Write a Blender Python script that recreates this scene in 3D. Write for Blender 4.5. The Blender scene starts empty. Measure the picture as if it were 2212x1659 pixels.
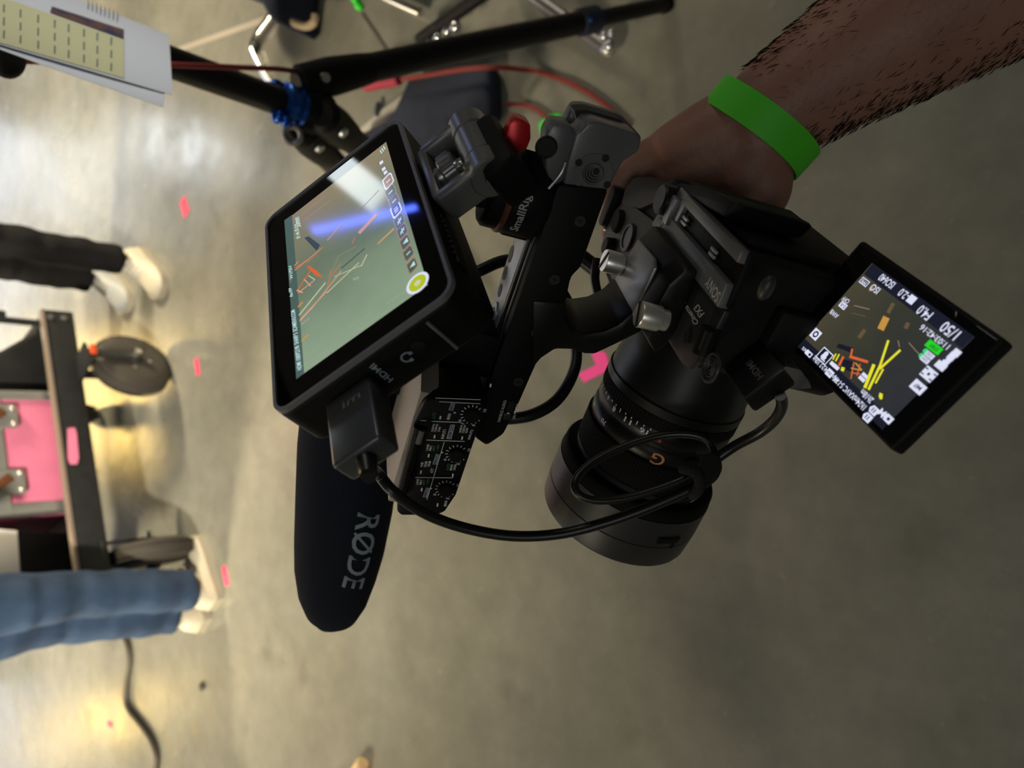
import bpy, bmesh, math, random
from mathutils import Vector, Matrix
random.seed(7)
S = bpy.context.scene
COL = S.collection
PI = math.pi

# ------------------------------------------------------------------ camera
FX, CX, CY, H = 1660.0, 1106.0, 829.5, 1.42
dn = Vector(((2500 - CX) / FX, (900 - CY) / FX, 1)).normalized()
zc = -dn
yc = (Vector((0, 0, 1)) - dn * dn.z).normalized()
xc = yc.cross(zc)
W = Matrix((xc, yc, zc))                      # photo axes (right, down, into) -> world
C = Vector((0, 0, H))


def ray(x, y):
    return W @ Vector(((x - CX) / FX, (y - CY) / FX, 1))


def at(x, y, d):
    return C + ray(x, y) * d


def floor_at(x, y, z=0.0):
    r = ray(x, y)
    return C + r * ((z - H) / r.z)


cam = bpy.data.cameras.new('camera')
cam.sensor_width = 36
cam.lens = 36 * FX / 2212
cam.clip_start = 0.02
cam.dof.use_dof = True
cam.dof.focus_distance = 0.40
cam.dof.aperture_fstop = cam.lens / 3.0
co = bpy.data.objects.new('camera', cam)
COL.objects.link(co)
cr, cu, cb = W @ Vector((1, 0, 0)), W @ Vector((0, -1, 0)), W @ Vector((0, 0, -1))
co.matrix_world = Matrix(((cr.x, cu.x, cb.x, C.x), (cr.y, cu.y, cb.y, C.y), (cr.z, cu.z, cb.z, C.z), (0, 0, 0, 1)))
S.camera = co


# ------------------------------------------------------------------ frames
class Frame:
    def __init__(s, o, x, y, z):
        s.o, s.x, s.y, s.z = Vector(o), Vector(x), Vector(y), Vector(z)
        s.R = Matrix((s.x, s.y, s.z)).transposed()
        m = s.R.to_4x4()
        m.translation = s.o
        s.m = m

    def w(s, p, k=.001):
        return s.o + s.R @ (Vector(p) * k)

    def loc(s, p, k=.001):
        return (s.R.transposed() @ (Vector(p) - s.o)) / k

    def U(s, x, y, ax, v, k=.001):           # where the sight line through a point of the photo meets a plane of this frame
        r = ray(x, y)
        n = (s.x, s.y, s.z)[ax]
        t = (n.dot(s.o - C) + v * k) / n.dot(r)
        return s.loc(C + r * t, k)


def camframe(o, x, y, z):
    return Frame(C + W @ Vector(o), W @ Vector(x), W @ Vector(y), W @ Vector(z))


# cine camera frame: r = operator's right, f = forwards, u = up (mm, origin at the lens mount)
RIG = camframe((.10389906, -.03066376, .41345428), (-.11920617, -.52502016, .84270026), (-.303, .828, .473), (-.94556, -.19884, -.25764))
_f = RIG.y.normalized(); _u = RIG.z.normalized(); _u = (_u - _f * _u.dot(_f)).normalized()
RIG = Frame(RIG.o, _f.cross(_u), _f, _u)
MON = camframe((-.0881967, -.0023703, .3143982), (-.2472776, -.6777765, .6924398), (.8133795, -.5335592, -.2317939), (.5265620, .5058986, .6832267))
LCD = camframe((.1670231, -.0169932, .2773093), (-.2353368, -.5618324, .7930706), (-.551837, .748945, .36682), (-.8000578, -.3513194, -.4862943))


# ------------------------------------------------------------------ materials
def mat(name, col, rough=.5, metal=0., spec=.5, noise=0., nscale=40., bump=0., bscale=200., emit=None, es=1., coat=0., alt=None, sheen=0.):
    m = bpy.data.materials.new(name)
    m.use_nodes = True
    nt = m.node_tree
    b = nt.nodes['Principled BSDF']
    b.inputs['Base Color'].default_value = (*col, 1)
    b.inputs['Roughness'].default_value = rough
    b.inputs['Metallic'].default_value = metal
    b.inputs['Specular IOR Level'].default_value = spec
    b.inputs['Coat Weight'].default_value = coat
    if sheen:
        b.inputs['Sheen Weight'].default_value = sheen
    tc = nt.nodes.new('ShaderNodeTexCoord')
    if noise or alt:
        n = nt.nodes.new('ShaderNodeTexNoise'); n.inputs['Scale'].default_value = nscale; n.inputs['Detail'].default_value = 5
        nt.links.new(tc.outputs['Object'], n.inputs['Vector'])
        r = nt.nodes.new('ShaderNodeValToRGB')
        a = alt or tuple(c * (1 - noise) for c in col)
        c2 = col if alt else tuple(min(1, c * (1 + noise)) for c in col)
        r.color_ramp.elements[0].position = .35; r.color_ramp.elements[1].position = .65
        r.color_ramp.elements[0].color = (*a, 1); r.color_ramp.elements[1].color = (*c2, 1)
        nt.links.new(n.outputs['Fac'], r.inputs['Fac'])
        nt.links.new(r.outputs['Color'], b.inputs['Base Color'])
    if bump:
        n = nt.nodes.new('ShaderNodeTexNoise'); n.inputs['Scale'].default_value = bscale; n.inputs['Detail'].default_value = 3
        nt.links.new(tc.outputs['Object'], n.inputs['Vector'])
        bp = nt.nodes.new('ShaderNodeBump'); bp.inputs['Strength'].default_value = bump; bp.inputs['Distance'].default_value = .001
        nt.links.new(n.outputs['Fac'], bp.inputs['Height'])
        nt.links.new(bp.outputs['Normal'], b.inputs['Normal'])
    if emit:
        b.inputs['Emission Color'].default_value = (*emit, 1)
        b.inputs['Emission Strength'].default_value = es
    return m


def lin(r, g, b):
    return tuple(((c / 255 + .055) / 1.055) ** 2.4 if c > 10 else c / 255 / 12.92 for c in (r, g, b))


M = {}
M['black'] = mat('black_plastic', (.0050, .0050, .0055), .55, 0, .17, bump=.12, bscale=1500)
M['blackrub'] = mat('black_rubber', (.0045, .0045, .0045), .75, 0, .15, bump=.4, bscale=1200)
M['anod'] = mat('black_anodised_metal', (.006, .006, .0065), .4, .0, .34)
M['mag'] = mat('dark_grey_magnesium', (.024, .024, .025), .42, .0, .5, bump=.08, bscale=2500)
M['greymetal'] = mat('grey_metal', (.15, .152, .158), .38, .3, bump=.05, bscale=2500)
M['lgrey'] = mat('light_grey_metal', (.30, .30, .31), .36, .5)
M['boxtop'] = mat('painted_sheen_panel', (.42, .37, .33), .55, noise=.06, nscale=900)  # black box top, paled so the colour holds its reflected light
M['chrome'] = mat('chrome', (.80, .78, .74), .2, 1.)
M['nickel'] = mat('brushed_nickel', (.86, .84, .80), .34, .85)
M['gunmetal'] = mat('gunmetal', (.26, .26, .265), .34, .7)
M['hole'] = mat('hole_black', (.003, .003, .003), .6)
M['red'] = mat('red_anodised', (.60, .012, .022), .35, .35)
M['white'] = mat('white_print', (.75, .76, .78), .6)
M['wdim'] = mat('grey_print', (.50, .50, .50), .6)
M['gprint'] = mat('green_print', (.03, .22, .09), .6)
M['bluegrey'] = mat('bluegrey_print', (.30, .36, .44), .6)
M['orangep'] = mat('orange_print', (.75, .30, .10), .5)
M['redp'] = mat('red_print', (.4, .03, .02), .5)
M['cable'] = mat('black_cable', (.008, .008, .008), .36)
M['velcro'] = mat('black_velcro', (.006, .006, .006), .95, bump=1, bscale=900)
M['foam'] = mat('navy_foam', (.009, .012, .022), .95, 0, .2, bump=.5, bscale=900)
M['glass'] = mat('black_glass', (.003, .003, .004), .03, 0, .5)
M['plug'] = mat('dark_grey_plug', (.10, .105, .115), .34, .5)
M['bezel'] = mat('grey_bezel', (.17, .173, .185), .42, .2)
M['skin'] = mat('skin', (.36, .185, .135), .5, 0, .4, alt=(.30, .145, .105), nscale=28, bump=.35, bscale=300)
M['hair'] = mat('arm_hair', (.045, .024, .014), .6)
M['green'] = mat('green_band', (.075, .62, .018), .55)
M['greentape'] = mat('green_tape', (.04, .70, .05), .6)
M['pinktape'] = mat('pink_tape', (.95, .08, .18), .6, noise=.1, nscale=60)
M['magenta'] = mat('magenta_tape', (1.0, .09, .42), .6)
M['pinkcase'] = mat('pink_laminate', (.76, .21, .37), .45, noise=.05, nscale=10)
M['alu'] = mat('aluminium', (.52, .54, .56), .35, .8)
M['brass'] = mat('rusty_screw', (.18, .07, .03), .5, .5)
M['cartblk'] = mat('black_powder_coat', (.012, .014, .016), .5, noise=.2, nscale=30)
M['tyre'] = mat('tyre', (.045, .040, .034), .75, bump=.4, bscale=120)
M['denim'] = mat('blue_denim', (.026, .058, .125), .9, alt=(.015, .034, .078), nscale=9, bump=.6, bscale=60)
M['blkpants'] = mat('black_trousers', (.006, .006, .0075), .85, 0, .2, noise=.3, nscale=8, bump=.6, bscale=50)
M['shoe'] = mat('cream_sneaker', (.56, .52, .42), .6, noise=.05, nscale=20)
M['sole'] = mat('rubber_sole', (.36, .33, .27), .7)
M['shoe2'] = mat('grey_sneaker', (.30, .32, .33), .6)  # rear shoe's shade put into its colour
M['shirt'] = mat('dark_shirt', (.05, .05, .06), .9)
M['navy'] = mat('navy_canvas', (.014, .020, .042), .9, noise=.25, nscale=12, bump=.5, bscale=120)
M['tan'] = mat('tan_webbing', (.30, .24, .17), .8)
M['cord'] = mat('grey_brown_cord', (.085, .075, .055), .6)
M['redcord'] = mat('red_cord', (.20, .02, .016), .6)
M['redtag'] = mat('red_tag', (.30, .02, .05), .6)
M['blueano'] = mat('blue_anodised', (.015, .085, .42), .25, .85)
M['carbon'] = mat('black_tube', (.004, .004, .005), .42, 0, .3)
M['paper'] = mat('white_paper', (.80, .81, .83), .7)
M['ochre'] = mat('ochre_floor_tube', (.60, .43, .22), .5)
M['canvas'] = mat('whitecloth', (.8, .8, .8), .8)
M['orange'] = mat('orange_plastic', (.7, .09, .02), .5)
M['greyfab'] = mat('grey_fabric', (.42, .41, .38), .9)


# ------------------------------------------------------------------ mesh builder
class MB:
    def __init__(s, k=.001):
        s.b = bmesh.new(); s.k = k

    def _add(s, vs, fs, mi=0, smooth=True):
        v = [s.b.verts.new(Vector(p) * s.k) for p in vs]
        out = []
        for f in fs:
            try:
                q = s.b.faces.new([v[i] for i in f]); q.material_index = mi; q.smooth = smooth; out.append(q)
            except ValueError:
                pass
        return v, out

    def _bev(s, faces, w, seg=2):
        if w <= 0: return
        es = set()
        for f in faces:
            for e in f.edges: es.add(e)
        es = [e for e in es if len(e.link_faces) == 2 and e.calc_face_angle(0) > .35]
        mi = faces[0].material_index
        r = bmesh.ops.bevel(s.b, geom=es, offset=w * s.k, offset_type='OFFSET', segments=seg, profile=.5, affect='EDGES', clamp_overlap=True)
        for f in r['faces']: f.smooth = True; f.material_index = mi

    def prism(s, pts, ax, a, b, bev=0, mi=0, seg=2):
        def mk(p, v):
            return (v, p[0], p[1]) if ax == 0 else (p[0], v, p[1]) if ax == 1 else (p[0], p[1], v)
        n = len(pts)
        vs = [mk(p, a) for p in pts] + [mk(p, b) for p in pts]
        fs = [list(range(n))[::-1], list(range(n, 2 * n))] + [(i, (i + 1) % n, n + (i + 1) % n, n + i) for i in range(n)]
        v, f = s._add(vs, fs, mi)
        bmesh.ops.recalc_face_normals(s.b, faces=f)
        s._bev(f, bev, seg)
        return s

    def box(s, c, d, bev=0, mi=0, axes=None, seg=2):
        c = Vector(c)
        A = axes or (Vector((1, 0, 0)), Vector((0, 1, 0)), Vector((0, 0, 1)))
        vs = []
        for i in (-1, 1):
            for j in (-1, 1):
                for k in (-1, 1):
                    vs.append(c + Vector(A[0]) * i * d[0] / 2 + Vector(A[1]) * j * d[1] / 2 + Vector(A[2]) * k * d[2] / 2)
        fs = [(0, 1, 3, 2), (4, 6, 7, 5), (0, 4, 5, 1), (2, 3, 7, 6), (0, 2, 6, 4), (1, 5, 7, 3)]
        v, f = s._add(vs, fs, mi)
        bmesh.ops.recalc_face_normals(s.b, faces=f)
        s._bev(f, bev, seg)
        return s

    def lathe(s, o, d, prof, n=40, mi=0, caps=True, mis=None):
        o = Vector(o); d = Vector(d).normalized()
        e1 = d.orthogonal().normalized(); e2 = d.cross(e1)
        vs, fs = [], []
        for (t, r) in prof:
            for i in range(n):
                a = 2 * PI * i / n
                vs.append(o + d * t + (e1 * math.cos(a) + e2 * math.sin(a)) * max(r, 1e-4))
        for j in range(len(prof) - 1):
            for i in range(n):
                fs.append((j * n + i, j * n + (i + 1) % n, (j + 1) * n + (i + 1) % n, (j + 1) * n + i))
        if caps:
            fs.append(list(range(n))[::-1]); fs.append([(len(prof) - 1) * n + i for i in range(n)])
        v, f = s._add(vs, fs, mi)
        if mis:
            for j in range(len(prof) - 1):
                for i in range(n): f[j * n + i].material_index = mis[j]
        bmesh.ops.recalc_face_normals(s.b, faces=f)
        return s

    def cyl(s, p, q, r, r2=None, n=24, mi=0, ch=0):
        p, q = Vector(p), Vector(q)
        L = (q - p).length
        r2 = r if r2 is None else r2
        pr = [(0, r), (L, r2)] if not ch else [(0, r - ch), (ch, r), (L - ch, r2), (L, r2 - ch)]
        return s.lathe(p, q - p, pr, n, mi)

    def tube(s, pts, r, n=10, mi=0, sub=6, rs=None):
        P = [Vector(p) for p in pts]
        Q, Rr = [], []
        rs = rs or [r] * len(P)
        for i in range(len(P) - 1):
            p0, p1, p2, p3 = P[max(i - 1, 0)], P[i], P[i + 1], P[min(i + 2, len(P) - 1)]
            for k in range(sub):
                t = k / sub
                Q.append(.5 * ((2 * p1) + (p2 - p0) * t + (2 * p0 - 5 * p1 + 4 * p2 - p3) * t * t + (3 * p1 - p0 - 3 * p2 + p3) * t ** 3))
                Rr.append(rs[i] * (1 - t) + rs[i + 1] * t)
        Q.append(P[-1]); Rr.append(rs[-1])
        vs, fs = [], []
        nrm = None
        for i, q in enumerate(Q):
            d = (Q[min(i + 1, len(Q) - 1)] - Q[max(i - 1, 0)]).normalized()
            nrm = d.orthogonal().normalized() if nrm is None else (nrm - d * nrm.dot(d)).normalized()
            b = d.cross(nrm)
            for j in range(n):
                a = 2 * PI * j / n
                vs.append(q + (nrm * math.cos(a) + b * math.sin(a)) * Rr[i])
        for i in range(len(Q) - 1):
            for j in range(n):
                fs.append((i * n + j, i * n + (j + 1) % n, (i + 1) * n + (j + 1) % n, (i + 1) * n + j))
        fs.append(list(range(n))[::-1]); fs.append([(len(Q) - 1) * n + j for j in range(n)])
        s._add(vs, fs, mi)
        return s

    def ell(s, c, r, axes=None, n=20, m=12, mi=0):
        c = Vector(c)
        A = axes or (Vector((1, 0, 0)), Vector((0, 1, 0)), Vector((0, 0, 1)))
        if not hasattr(r, '__len__'): r = (r, r, r)
        vs, fs = [], []
        for i in range(m + 1):
            th = PI * i / m
            for j in range(n):
                a = 2 * PI * j / n
                q = (math.sin(th) * math.cos(a) * r[0], math.sin(th) * math.sin(a) * r[1], math.cos(th) * r[2])
                vs.append(c + A[0] * q[0] + A[1] * q[1] + A[2] * q[2])
        for i in range(m):
            for j in range(n):
                fs.append((i * n + j, i * n + (j + 1) % n, (i + 1) * n + (j + 1) % n, (i + 1) * n + j))
        v, f = s._add(vs, fs, mi)
        bmesh.ops.remove_doubles(s.b, verts=v, dist=1e-6)
        return s

    def poly(s, pts, mi=0):
        s._add(pts, [list(range(len(pts)))], mi, False)
        return s

    def ring(s, c, d, R, r, n=32, m=8, mi=0):
        c, d = Vector(c), Vector(d).normalized()
        e1 = d.orthogonal().normalized(); e2 = d.cross(e1)
        vs, fs = [], []
        for i in range(n):
            a = 2 * PI * i / n
            e = e1 * math.cos(a) + e2 * math.sin(a)
            for j in range(m):
                b = 2 * PI * j / m
                vs.append(c + e * (R + r * math.cos(b)) + d * r * math.sin(b))
        for i in range(n):
            for j in range(m):
                fs.append((i * m + j, ((i + 1) % n) * m + j, ((i + 1) % n) * m + (j + 1) % m, i * m + (j + 1) % m))
        s._add(vs, fs, mi)
        return s

    def loft(s, rings, mi=0, caps=True):
        n = len(rings[0])
        vs = [p for r in rings for p in r]
        fs = []
        for i in range(len(rings) - 1):
            for j in range(n):
                fs.append((i * n + j, i * n + (j + 1) % n, (i + 1) * n + (j + 1) % n, (i + 1) * n + j))
        if caps:
            fs.append(list(range(n))[::-1]); fs.append([(len(rings) - 1) * n + j for j in range(n)])
        v, f = s._add(vs, fs, mi)
        bmesh.ops.recalc_face_normals(s.b, faces=f)
        return s

    def text(s, t, o, xv, yv, mi=0, fit=None, normal=None, lift=0.):
        """print t: o lower-left corner, xv / yv the vectors along the whole line and up its height"""
        vs, fs = glyphs(t)
        o, xv, yv = Vector(o), Vector(xv), Vector(yv)
        up = Vector(normal) * lift if normal is not None else Vector((0, 0, 0))
        pts = [o + xv * x + yv * y + up for x, y in vs]
        if fit: pts = [fit(p) for p in pts]
        s._add(pts, fs, mi, False)
        return s

    def build(s, name, mats, parent=None, frame=None, angle=35, label=None):
        me = bpy.data.meshes.new(name)
        s.b.to_mesh(me); s.b.free()
        for m in (mats if isinstance(mats, (list, tuple)) else [mats]):
            me.materials.append(M[m] if isinstance(m, str) else m)
        try: me.set_sharp_from_angle(angle=math.radians(angle))
        except Exception: pass
        o = bpy.data.objects.new(name, me)
        COL.objects.link(o)
        if parent is not None: o.parent = parent
        elif frame is not None: o.matrix_world = frame.m
        if label: o['label'] = label
        return o


_G = {}


def glyphs(t):
    if t in _G: return _G[t]
    cu = bpy.data.curves.new('print', 'FONT')
    cu.body = t
    cu.resolution_u = 3
    cu.offset = .012
    ob = bpy.data.objects.new('print', cu)
    COL.objects.link(ob)
    dg = bpy.context.evaluated_depsgraph_get()
    me = bpy.data.meshes.new_from_object(ob.evaluated_get(dg))
    vs = [(v.co.x, v.co.y) for v in me.vertices]
    fs = [tuple(p.vertices) for p in me.polygons]
    bpy.data.objects.remove(ob); bpy.data.curves.remove(cu); bpy.data.meshes.remove(me)
    x0, x1 = min(v[0] for v in vs), max(v[0] for v in vs)
    y0, y1 = min(v[1] for v in vs), max(v[1] for v in vs)
    _G[t] = ([((x - x0) / (x1 - x0), (y - y0) / (y1 - y0)) for x, y in vs], fs)
    return _G[t]


def thing(name, label, cat, frame=None, loc=(0, 0, 0), group=None):
    o = bpy.data.objects.new(name, None)
    o.empty_display_size = .05
    COL.objects.link(o)
    o.matrix_world = frame.m if frame else Matrix.Translation(loc)
    tag(o, label, cat, group)
    return o


def tag(o, label, cat, group=None):
    o['label'] = label; o['category'] = cat
    if group: o['group'] = group
    return o


def struct(o):
    o['kind'] = 'structure'
    return o


def remeshed(mb, name, material, parent, voxel, smooth=6, frame=None):
    """fuse overlapping volumes into one continuous skin"""
    o = mb.build(name + '_raw', material)
    m = o.modifiers.new('r', 'REMESH'); m.mode = 'VOXEL'; m.voxel_size = voxel; m.use_smooth_shade = True
    sm = o.modifiers.new('s', 'SMOOTH'); sm.iterations = smooth; sm.factor = .5
    dg = bpy.context.evaluated_depsgraph_get()
    me = bpy.data.meshes.new_from_object(o.evaluated_get(dg))
    old = o.data
    bpy.data.objects.remove(o); bpy.data.meshes.remove(old)
    for p in me.polygons: p.use_smooth = True
    me.materials.clear(); me.materials.append(M[material])
    n = bpy.data.objects.new(name, me)
    COL.objects.link(n)
    if parent is not None: n.parent = parent
    elif frame is not None: n.matrix_world = frame.m
    return n


def pxtext(mb, F, ax, v, t, p0, p1, p2, mi=0, k=.001):
    """print t on plane ax=v of frame F: p0 lower-left, p1 lower-right, p2 upper-left as seen in the photo"""
    a, b, c = F.U(*p0, ax, v, k), F.U(*p1, ax, v, k), F.U(*p2, ax, v, k)
    mb.text(t, a, b - a, c - a, mi)


def pxstroke(mb, F, ax, v, p, q, w, mi=0, w2=None):
    p, q = Vector(p), Vector(q)
    d = (q - p).normalized(); n = Vector((-d.y, d.x))
    w2 = w if w2 is None else w2
    c = [p + n * w / 2, q + n * w2 / 2, q - n * w2 / 2, p - n * w / 2]
    mb.poly([F.U(x.x, x.y, ax, v) for x in c], mi)


def pxpoly(mb, F, ax, v, pts, mi=0):
    mb.poly([F.U(x, y, ax, v) for x, y in pts], mi)


def rrect(cx, cy, w, h, r, n=5):
    out = []
    for (sx, sy, a0) in ((1, 1, 0), (-1, 1, 90), (-1, -1, 180), (1, -1, 270)):
        for i in range(n):
            a = math.radians(a0 + 90 * i / (n - 1))
            out.append((cx + sx * (w / 2 - r) + r * math.cos(a), cy + sy * (h / 2 - r) + r * math.sin(a)))
    return out

# ================================================================== CINE CAMERA
cine = thing('cinema_camera', 'black compact cinema camera held by its grip, side screen swung out', 'camera', RIG)
b = MB()
core = [(-62, -60), (43, -60), (46, -44), (96, -36), (108, -18), (107, 4), (97, 17), (70, 20), (48, 4), (20, -1), (-56, -1), (-62, -7)]
b.prism(core, 2, -45, 30.5, 3)
b.lathe((0, -3, 0), (0, 1, 0), [(0, 36), (3, 36), (3.5, 33)], 48)           # lens mount
body = b.build('body', 'black', cine)
b = MB()
top = [(-54, -.5), (-62, -3), (-66.5, -9), (-67.5, -17), (-67.5, -36), (-30, -36), (45, -36), (98, -30), (113, -17), (112, 2), (99, 12), (70, 12), (46, 0), (20, 0)]
b.prism(top, 2, 30, 33, 1)
b.build('top_plate', 'mag', cine, label='dark grey top plate')
b = MB()
b.prism([(-67, -37), (40, -37), (44, -62), (-64, -62)], 2, 29, 32.5, 1)
b.build('shoe_base', 'black', cine)
b = MB()
b.prism([(-66, -36), (38, -35.5), (34, -47), (-64, -47)], 2, 31, 36.2, .7, 0)
b.prism([(-64, -56.5), (15, -56.5), (10, -62), (-63, -62)], 2, 31, 36, .7, 0)
b.prism([(12, -44), (30, -44), (24, -62), (9, -62)], 2, 31, 35, .6, 0)
b.build('accessory_shoe', 'greymetal', cine, label='dark grey accessory shoe rails')
for rr in (4, -38):
    for k in range(2):
        b = MB(); b.box((rr, -49.5 - 2.4 * k, 34.4), (7, 1.6, 1.4), .3); b.build('shoe_spring', 'lgrey', cine)
# dials and buttons of the grip top
b = MB(); b.cyl((30, -52, 32), (30, -52, 41), 8.5, 8, 28, ch=1)
dl = b.build('control_dial', 'anod', cine)
b = MB(); b.box((20, -50, 36), (7, 15, 4), 1); b.box((27, -38, 35), (6, 10, 4), 1)
b.build('dial_guard', 'greymetal', cine)
P = RIG.U(1356, 513, 2, 34)
b = MB(); b.lathe((P.x, P.y, 32), (0, 0, 1), [(0, 8.5), (2.6, 8.5), (3, 8), (3, 6.6), (2.2, 6.4), (2.2, .1)], 32)
b.build('record_button', 'mag', cine)
P = RIG.U(1335, 478, 2, 34)
b = MB(); b.cyl((P.x, P.y, 32), (P.x, P.y, 36), 7.5, 7, 28, ch=.8); b.build('function_button', 'blackrub', cine)
P = RIG.U(1313, 532, 2, 36)
b = MB(); b.cyl((P.x, P.y, 32), (P.x, P.y, 38.5), 6, 5.4, 24, ch=.8); b.build('function_button', 'black', cine)
P = RIG.U(1322, 448, 2, 33)
b = MB(); b.prism(rrect(P.x, P.y, 10, 26, 4), 2, 30, 37, 1.2); b.build('zoom_lever', 'black', cine)
P = RIG.U(1311, 468, 2, 35)
b = MB(); b.ell((P.x, P.y, 33), 1.6); b.ell((P.x - 1, P.y + 8, 33), 1.4); b.build('strap_lug', 'chrome', cine)
# left end of the top: tally bar, small button, threaded socket
P, Q = RIG.U(1537, 708, 2, 34), RIG.U(1516, 766, 2, 34)
b = MB(); b.tube([P, (P + Q) / 2, Q], 4.6, 12); bar = b.build('tally_bar', 'black', cine)
b = MB(); P2, Q2 = RIG.U(1534, 716, 2, 38), RIG.U(1518, 758, 2, 38)
b.tube([P2, (P2 + Q2) / 2, Q2], 2.2, 10); b.build('tally_window', 'anod', bar)
P, Q = RIG.U(1489, 718, 2, 33.4), RIG.U(1485, 742, 2, 33.4)
b = MB(); b.tube([P, (P + Q) / 2, Q], 1.8, 10); b.build('microphone_port', 'hole', cine)
P = RIG.U(1536, 794, 2, 33)
b = MB()
b.ring((P.x, P.y, 33), (0, 0, 1), 6.3, .9); b.lathe((P.x, P.y, 33.2), (0, 0, 1), [(0, .1), (0, 5.4)], 24, 1, False)
for k in range(3): b.ring((P.x, P.y, 33.4), (0, 0, 1), 1.6 + 1.3 * k, .35, 24, 6)
b.build('threaded_socket', ['mag', 'hole'], cine)
b = MB()
pxtext(b, RIG, 2, 36.35, 'SONY', (1558, 634), (1533, 594), (1546, 655))
b.build('brand_lettering', 'wdim', cine)
b = MB()
pxtext(b, RIG, 2, 33.15, 'FX3', (1522, 676), (1508, 656), (1511, 687))
b.build('model_lettering', 'wdim', cine)
b = MB()
pxtext(b, RIG, 2, 33.15, 'Cinema Line', (1510, 697), (1470, 636), (1500, 703))
b.build('series_lettering', 'wdim', cine)
# grip rubber and back
b = MB()
b.prism([(46, -47), (90, -39), (111, -18), (110, 5), (98, 20), (72, 23), (60, 18), (80, 0), (70, -30), (46, -38)], 2, -44, 27, 3)
b.build('grip', 'blackrub', cine)
b = MB()
b.box((-5, -62, -6), (88, 4, 66), 2); b.box((38, -56, 20), (12, 14, 30), 4)
b.build('rear_panel', 'black', cine)
b = MB(); p = RIG.U(1651, 621, 2, 33); b.ell((p.x, p.y, 32), (2.6, 5.5, 3)); b.build('hinge_cap', 'mag', cine)
b = MB()
q = [RIG.U(*p, 2, 34) for p in ((1338, 444), (1350, 402), (1366, 381), (1395, 379), (1450, 391), (1500, 400), (1560, 418), (1590, 436), (1560, 470), (1500, 436), (1430, 430), (1380, 452))]
b.prism([(p.x, p.y) for p in q], 2, -8, 34, 2.5); b.build('grip_shoulder', 'black', cine)
# ports on the left side
b = MB()
b.box((-66, -30, -14), (8, 26, 44), 1.5); b.build('port_panel', 'black', cine)
b = MB()
q = [RIG.U(*p, 0, -70) for p in ((1684, 757), (1694, 748), (1750, 826), (1754, 840), (1708, 842))]
b.prism([(p.y, p.z) for p in q], 0, -70, -67, .6)
b.build('port_door', 'greymetal', cine, label='open dark grey port door')
# flip screen
def lc(p, k=.001): return RIG.loc(LCD.w(p))
fs_o = MB()
A = (RIG.R.transposed() @ LCD.x, RIG.R.transposed() @ LCD.y, RIG.R.transposed() @ LCD.z)
fs_o.box(lc((33.5, 22, -4.6)), (84.5, 54.5, 8), 1.6, axes=A, seg=3)
fs_o.box(lc((74, 24, -7)), (10, 30, 6), 2, axes=A)
P1, P2 = RIG.U(1700, 690, 0, -60), Vector((-56, -56, -6))
flip = fs_o.build('flip_screen', 'black', cine)
b = MB(); b.cyl(lc((80, 10, -7)), lc((80, 42, -7)), 4, 4, 18); b.box(lc((84, 27, -8)), (14, 26, 6), 2, axes=A)
b.build('screen_hinge', 'black', cine)
b = MB(); b.box(lc((33.5, 22, -.55)), (81, 51, .5), .2, axes=A); b.build('screen_glass', 'glass', flip)


def emat(name, col, st=1.0):
    m = bpy.data.materials.new(name); m.use_nodes = True
    bs = m.node_tree.nodes['Principled BSDF']
    bs.inputs['Base Color'].default_value = (.01, .01, .01, 1); bs.inputs['Roughness'].default_value = .12
    bs.inputs['Emission Color'].default_value = (*col, 1); bs.inputs['Emission Strength'].default_value = st
    M[name] = m
    return m


def screenmat(name, c1, c2, c3, axis, lo, hi, scale, dist=.5):
    m = bpy.data.materials.new(name); m.use_nodes = True
    nt = m.node_tree; bs = nt.nodes['Principled BSDF']
    bs.inputs['Base Color'].default_value = (.01, .01, .01, 1); bs.inputs['Roughness'].default_value = .06
    tc = nt.nodes.new('ShaderNodeTexCoord')
    sp = nt.nodes.new('ShaderNodeSeparateXYZ'); nt.links.new(tc.outputs['Object'], sp.inputs[0])
    mr = nt.nodes.new('ShaderNodeMapRange'); mr.inputs[1].default_value = lo; mr.inputs[2].default_value = hi
    nt.links.new(sp.outputs[axis], mr.inputs[0])
    nz = nt.nodes.new('ShaderNodeTexNoise'); nz.inputs['Scale'].default_value = scale; nz.inputs['Detail'].default_value = 4
    nt.links.new(tc.outputs['Object'], nz.inputs['Vector'])
    ad = nt.nodes.new('ShaderNodeMath'); ad.operation = 'MULTIPLY_ADD'; ad.inputs[1].default_value = dist; ad.inputs[2].default_value = -.5 * dist
    nt.links.new(nz.outputs['Fac'], ad.inputs[0])
    a2 = nt.nodes.new('ShaderNodeMath'); nt.links.new(ad.outputs[0], a2.inputs[0]); nt.links.new(mr.outputs[0], a2.inputs[1])
    cr_ = nt.nodes.new('ShaderNodeValToRGB')
    cr_.color_ramp.elements[0].color = (*c1, 1); cr_.color_ramp.elements[1].color = (*c3, 1)
    e = cr_.color_ramp.elements.new(.5); e.color = (*c2, 1)
    nt.links.new(a2.outputs[0], cr_.inputs['Fac'])
    nt.links.new(cr_.outputs['Color'], bs.inputs['Emission Color'])
    bs.inputs['Emission Strength'].default_value = 1.0
    M[name] = m
    return m


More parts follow.
